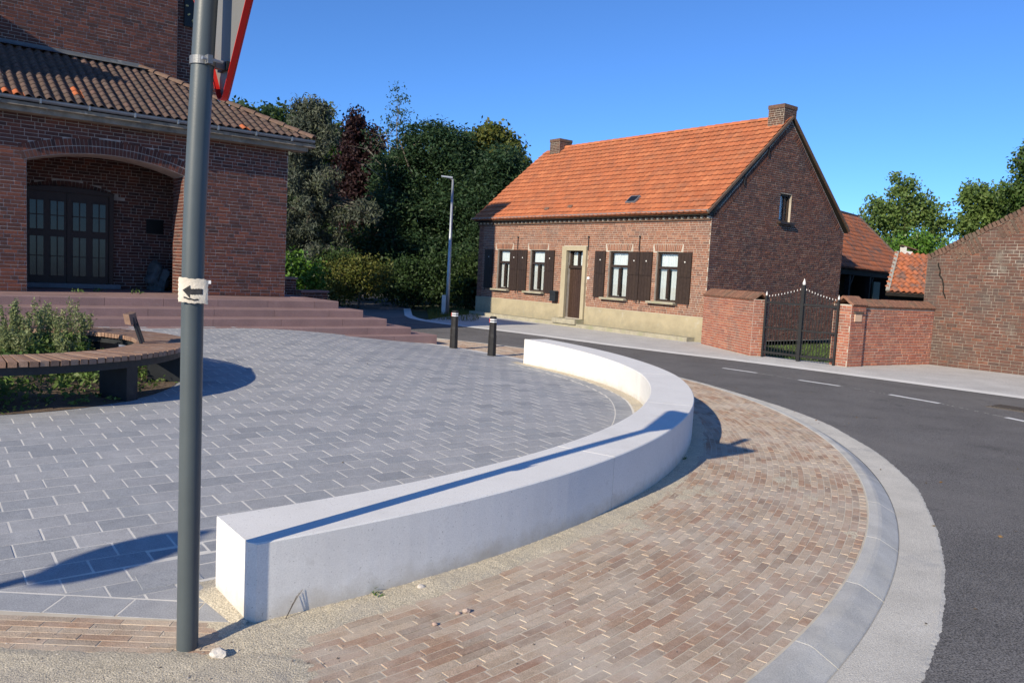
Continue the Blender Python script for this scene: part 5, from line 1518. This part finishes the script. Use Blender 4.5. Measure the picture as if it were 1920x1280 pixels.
# undergrowth and shrubs below the grove
def shrub(name, label, base, blobs, leaf, mat, n, per, spread, seed, group='shrubs under the grove', aspect=.6, flat=.0):
    return tree(name, label, base, blobs, leaf, mat, n, per, spread, .05, 'bark', group, 'shrub', aspect, 0., flat, .45, seed, 5)
shrub('laurel_shrub', 'glossy bright green laurel shrub against the church corner', (-8.5, 29.5, -.1), [(-8.6, 29.5, 1.35, .75, .6, .75), (-7.7, 29.6, 1.05, .55, .6, .65), (-9.4, 29.7, 1.3, .7, .6, .7)], .15, MAT['l_laurel'], 260, 18, (.14, .14, .12), 31)
shrub('yellow_shrub', 'yellow-green loose shrub to the right of the laurel', (-6.3, 31.5, -.1), [(-6.7, 31.5, 1.1, .9, .7, .95), (-5.6, 31.6, 1.3, .7, .6, .8)], .12, MAT['l_yel'], 200, 20, (.18, .18, .14), 32)
shrub('green_shrub', 'dark green shrub between the yellow shrub and the laurel', (-7.2, 32.6, -.1), [(-7.3, 32.6, 1.2, .9, .6, 1.1)], .13, MAT['l_dark'], 170, 22, (.18, .18, .16), 33)
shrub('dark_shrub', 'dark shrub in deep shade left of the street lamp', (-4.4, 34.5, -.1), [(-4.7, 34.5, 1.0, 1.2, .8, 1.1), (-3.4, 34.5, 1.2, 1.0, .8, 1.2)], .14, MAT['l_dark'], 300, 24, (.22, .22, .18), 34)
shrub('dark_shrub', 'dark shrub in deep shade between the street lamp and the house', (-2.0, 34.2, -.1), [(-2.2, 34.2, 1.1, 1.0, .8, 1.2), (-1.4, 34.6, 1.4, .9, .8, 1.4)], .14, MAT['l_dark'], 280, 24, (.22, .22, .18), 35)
shrub('ivy_mass', 'tangle of ivy and saplings at the left back of the grove', (-9.0, 38, -.1), [(-10.5, 38, 1.8, 1.8, 1, 2.0), (-7.6, 38.5, 1.8, 1.6, 1, 2.0)], .16, MAT['l_dark'], 380, 26, (.28, .28, .22), 36)
V, F, tn = leaf_quads(np.c_[rng.uniform(-26, 3, 1500), rng.uniform(46, 58, 1500), rng.uniform(0, 6.5, 1500)], .36, 26, (.45, .45, .4), .6)
mesh('far_woodland', V, F, MAT['l_dark'], tone=tn, kind='stuff', label='dense dark woodland closing the view behind the grove', category='woodland')
# right-hand trees behind the yard
GR = 'trees behind the yard'
tree('maple_tree', 'airy light green tree above the barn roof, left of the three behind the yard', (30.0, 62, 0), [(29.8, 62, 9.3, 1.2, 1.2, 1.3), (28.0, 62, 7.6, 1.4, 1.3, 1.3), (31.4, 62, 8.0, 1.3, 1.3, 1.3), (29.6, 62, 7.2, 1.6, 1.4, 1.3), (32.8, 62, 6.8, 1.1, 1.2, 1.2), (31.0, 62, 5.4, 1.9, 1.3, 1.1), (28.7, 62, 5.2, 1.2, 1.2, 1.2), (26.9, 62, 6.2, .8, .9, .6)], .27, MAT['l_maple'], 400, 32, (.27, .27, .22), .24, 'palebark', GR, seed=41, shell=.3, limbs=18)
tree('maple_tree', 'airy green tree in the middle behind the yard, half hidden by the old wall', (35.9, 62, 0), [(35.2, 62, 9.2, 1.2, 1.2, 1.2), (36.9, 62, 9.0, 1.2, 1.2, 1.3), (35.9, 62, 7.6, 1.6, 1.2, 1.0), (34.9, 62, 6.8, .9, 1, .9), (37.9, 62, 7.7, 1.1, 1.1, 1.2)], .27, MAT['l_maple'], 300, 32, (.27, .27, .22), .24, 'bark', GR, seed=42, shell=.35, limbs=14)
tree('maple_tree', 'tallest tree behind the yard, cut by the right edge of the picture', (37.4, 58, 0), [(37.0, 58, 11.6, 1.4, 1.3, 1.7), (36.0, 58, 9.3, 1.3, 1.3, 1.1), (38.3, 58, 9.8, 1.8, 1.4, 2.0), (36.9, 58, 7.6, 1.5, 1.3, 1.4), (39, 58, 13, 1.6, 1.3, 1.6)], .27, MAT['l_round'], 420, 32, (.30, .30, .26), .28, 'bark', GR, seed=43, shell=.35, limbs=14)
shrub('hedge_bush', 'light green bushes showing between the barn roof and the old wall', (27.5, 56, 0), [(26.6, 56, 4.4, 1.0, .8, 1.0), (28.0, 56, 4.9, 1.3, .8, 1.0), (29.4, 56, 4.6, 1.2, .8, 1.1), (25.4, 56, 4.3, .8, .8, .7), (27.5, 56, 2.5, 2.5, 1, 2)], .24, MAT['l_laurel'], 260, 22, (.25, .25, .2), 44, 'bushes behind the yard')

# weeds in the round bed: tall flowering stems, a few lower leafy ones
def weed(x, y, h, seed, label):
    R = np.random.default_rng(seed); z0 = float(plaza_h(x, y))+.03
    t = thing('tall_weed', label, 'weed', (x, y, z0), 'weeds in the round bed')
    mb = MB(); C = []; S = []
    for k in range(int(R.integers(4, 7))):
        a_ = R.uniform(0, 6.28); l_ = R.uniform(.02, .12); hh = h*R.uniform(.72, 1.05)
        b = vec(x, y, z0); e = b + vec(math.cos(a_)*l_, math.sin(a_)*l_, hh); m_ = (b+e)/2 + vec(math.cos(a_)*l_*.3, math.sin(a_)*l_*.3, 0)
        mb.tube([b, m_, e], [.006, .004, .002], 5)
        for q in np.linspace(.04, .50, 11): C.append(b*(1-q)**2+m_*2*q*(1-q)+e*q*q)
        for q in np.linspace(.46, 1.02, 17): S.append(b*(1-q)**2+m_*2*q*(1-q)+e*q*q)
    mb.build('stem', MAT['l_seed'], t)
    V, F, tn = leaf_quads(np.array(C), .072, 7, (.05, .05, .03), .38, .1, 0, R); mesh('leaves', V, F, MAT['l_weed'], t, tone=tn, kind='stuff')
    V, F, tn = leaf_quads(np.array(S), .038, 9, (.02, .02, .02), .45, .1, 0, R); mesh('seed_heads', V, F, MAT['l_seed'], t, tone=tn, kind='stuff')
k = 0
wl = ['farthest left', 'left', 'left of the middle', 'middle', 'right of the middle', 'right', 'farthest right']
for i, (px_, dist_, hgt) in enumerate([(18, 9.6, .86), (28, 10.2, .78), (62, 9.4, .62), (88, 9.9, .84), (112, 9.5, .70), (133, 10.0, .88), (148, 9.6, .86), (100, 10.6, .66), (40, 9.0, .60), (75, 10.8, .70), (125, 9.1, .55), (8, 9.0, .6), (155, 10.4, .62), (50, 10.2, .66)]):
    x_ = (px_-960)/FPX*dist_*1.0 - .03*dist_*0
    d_ = (px_-960)/FPX*cR - (600-640)/FPX*cU + cF; p_ = cC + d_*dist_/d_[1]
    weed(p_[0], p_[1], hgt*.88, 100+i, 'tall green weed with pale seed heads inside the round bench, %s from the left' % ['first', 'second', 'third', 'fourth', 'fifth', 'sixth', 'seventh', 'eighth', 'ninth', 'tenth', 'eleventh', 'twelfth', 'thirteenth', 'fourteenth'][sorted([18, 28, 62, 88, 112, 133, 148, 100, 40, 75, 125, 8, 155, 50]).index(px_)])
Rw = np.random.default_rng(77); n = 420
tq = Rw.uniform(0, 6.28, n); rq = 1.55*np.sqrt(Rw.random(n)); X = BEDC[0]+rq*np.cos(tq); Y = BEDC[1]+rq*np.sin(tq)
V, F, tn = leaf_quads(np.c_[X, Y, plaza_h(X, Y)+.06+.30*Rw.random(n)*(1-(rq/1.7)**2)], .065, 14, (.07, .07, .05), .5, 0, .2, Rw)
tq = Rw.uniform(0, 6.28, 160); rq = Rw.uniform(1.5, 1.9, 160); X = BEDC[0]+rq*np.cos(tq); Y = BEDC[1]+rq*np.sin(tq)
V2, F2, t2 = leaf_quads(np.c_[X, Y, plaza_h(X, Y)+.03], .05, 9, (.05, .05, .015), .5, 0, .4, Rw)
mesh('ground_cover', np.concatenate([V, V2]), np.concatenate([F, F2+len(V)]), MAT['l_weed'], tone=np.concatenate([tn, t2]), kind='stuff', label='low leafy weeds covering the round bed', category='ground cover')
for i, (px_, py_, lb) in enumerate(((182, 546, 'tiny weed sprouting on the church platform below the porch door'), (255, 550, 'tiny weed sprouting on the church platform near the boulder'), (148, 549, 'smallest weed on the church platform, farthest left'))):
    d_ = (px_-960)/FPX*cR - (py_-640)/FPX*cU + cF; p_ = cC + d_*(ZP-CAM_H)/d_[2]
    V, F, tn = leaf_quads(np.array([p_ + UP*.04]), .06, 26, (.06, .06, .025), .4)
    mesh('small_weed', V, F, MAT['l_weed'], tone=tn, label=lb, category='weed')
# rough grass on the verge by the lamp and in the yard
def grass(name, label, pts, h, mat):
    N = len(pts); R = rng; a_ = R.uniform(0, 6.28, N); hh = h*R.uniform(.5, 1.3, N)
    d = np.c_[np.cos(a_), np.sin(a_), np.zeros(N)]*.012; t = np.c_[R.normal(0, .06, N), R.normal(0, .06, N), hh]
    V = np.stack([pts-d, pts+d, pts+t], 1).reshape(-1, 3)
    mesh(name, V, np.arange(N*3).reshape(-1, 3), mat, tone=np.repeat(R.random(N), 3), kind='stuff', label=label, category='grass')
n = 5000
gxy = np.c_[rng.uniform(-4.2, -1.2, n), rng.uniform(26.2, 33.5, n)]
okk = (gxy[:, 0] > -3.3-.12*(gxy[:, 1]-26)+.55) & ((gxy[:, 1]-24.6) > -1.15*(gxy[:, 0]+1.9)+.6)
grass('verge_grass', 'rough grass verge round the foot of the street lamp', np.c_[gxy[okk], np.full(okk.sum(), -.13)], .22, MAT['l_yel'])
gxy = np.c_[rng.uniform(6.2, 13, 9000), rng.uniform(18.6, 28, 9000)]
okk = ((gxy-HP[:2]) @ HU[:2] > .3)
grass('yard_grass', 'short rough grass in the yard behind the gate', np.c_[gxy[okk], np.full(okk.sum(), -.13)], .08, MAT['l_weed'])

# dry stalk and tufts at the foot of the white wall, a few fallen leaves
dst = MB(); b0 = bpt(float(b_out(TH0+.02))+.035, TH0+.018, .005)
for k in range(3):
    tp = bpt(float(b_out(TH0+.03))+.004, TH0+.026+.004*k*.4, .10+.012*k)
    dst.tube([b0, (b0+tp)/2 + UP*.012*random.random(), tp], [.002, .0016, .001], 5)
dst.build('dry_stalk', MAT['bark'], label='dry grass stalk leaning on the white wall near its front corner', category='weed')
for i, (th_, lb) in enumerate(((math.radians(-47.6), 'tiny green tuft in the sand at the foot of the white wall, nearer the corner'), (math.radians(-20.5), 'tiny dark tuft at the shaded foot of the white wall'))):
    c = bpt(float(b_out(th_))+.02, th_, .015)
    V, F, tn = leaf_quads(np.array([c]), .03, 22, (.018, .018, .008), .35)
    mesh('tuft', V, F, MAT['l_weed'], tone=tn, label=lb, category='weed')
R = np.random.default_rng(91); pts = []
for k in range(46):
    t = math.radians(R.uniform(-44, 30)); pts.append(kpt(gut(t)+abs(R.normal())*.9 - .25, t, -.056))
for k in range(18): pts.append(vec(R.uniform(-7, 1), R.uniform(5, 14)) )
pts = np.array([q if q[2] < 0 else vec(q[0], q[1], float(plaza_h(q[0], q[1]))+.004) for q in pts if math.hypot(q[0]-BC[0], q[1]-BC[1]) < 8 or q[2] < 0])
V, F, tn = leaf_quads(pts, .030, 1, (.0, .0, .001), .6, 0, .93, R)
mesh('fallen_leaves', V, F, M('dry_leaf', [(.20, .12, .05), (.12, .07, .03), (.28, .20, .08), (.06, .045, .03)], .8, 9, .2), tone=tn, kind='stuff', label='few dry leaves blown along the gutter and the square', category='leaves')
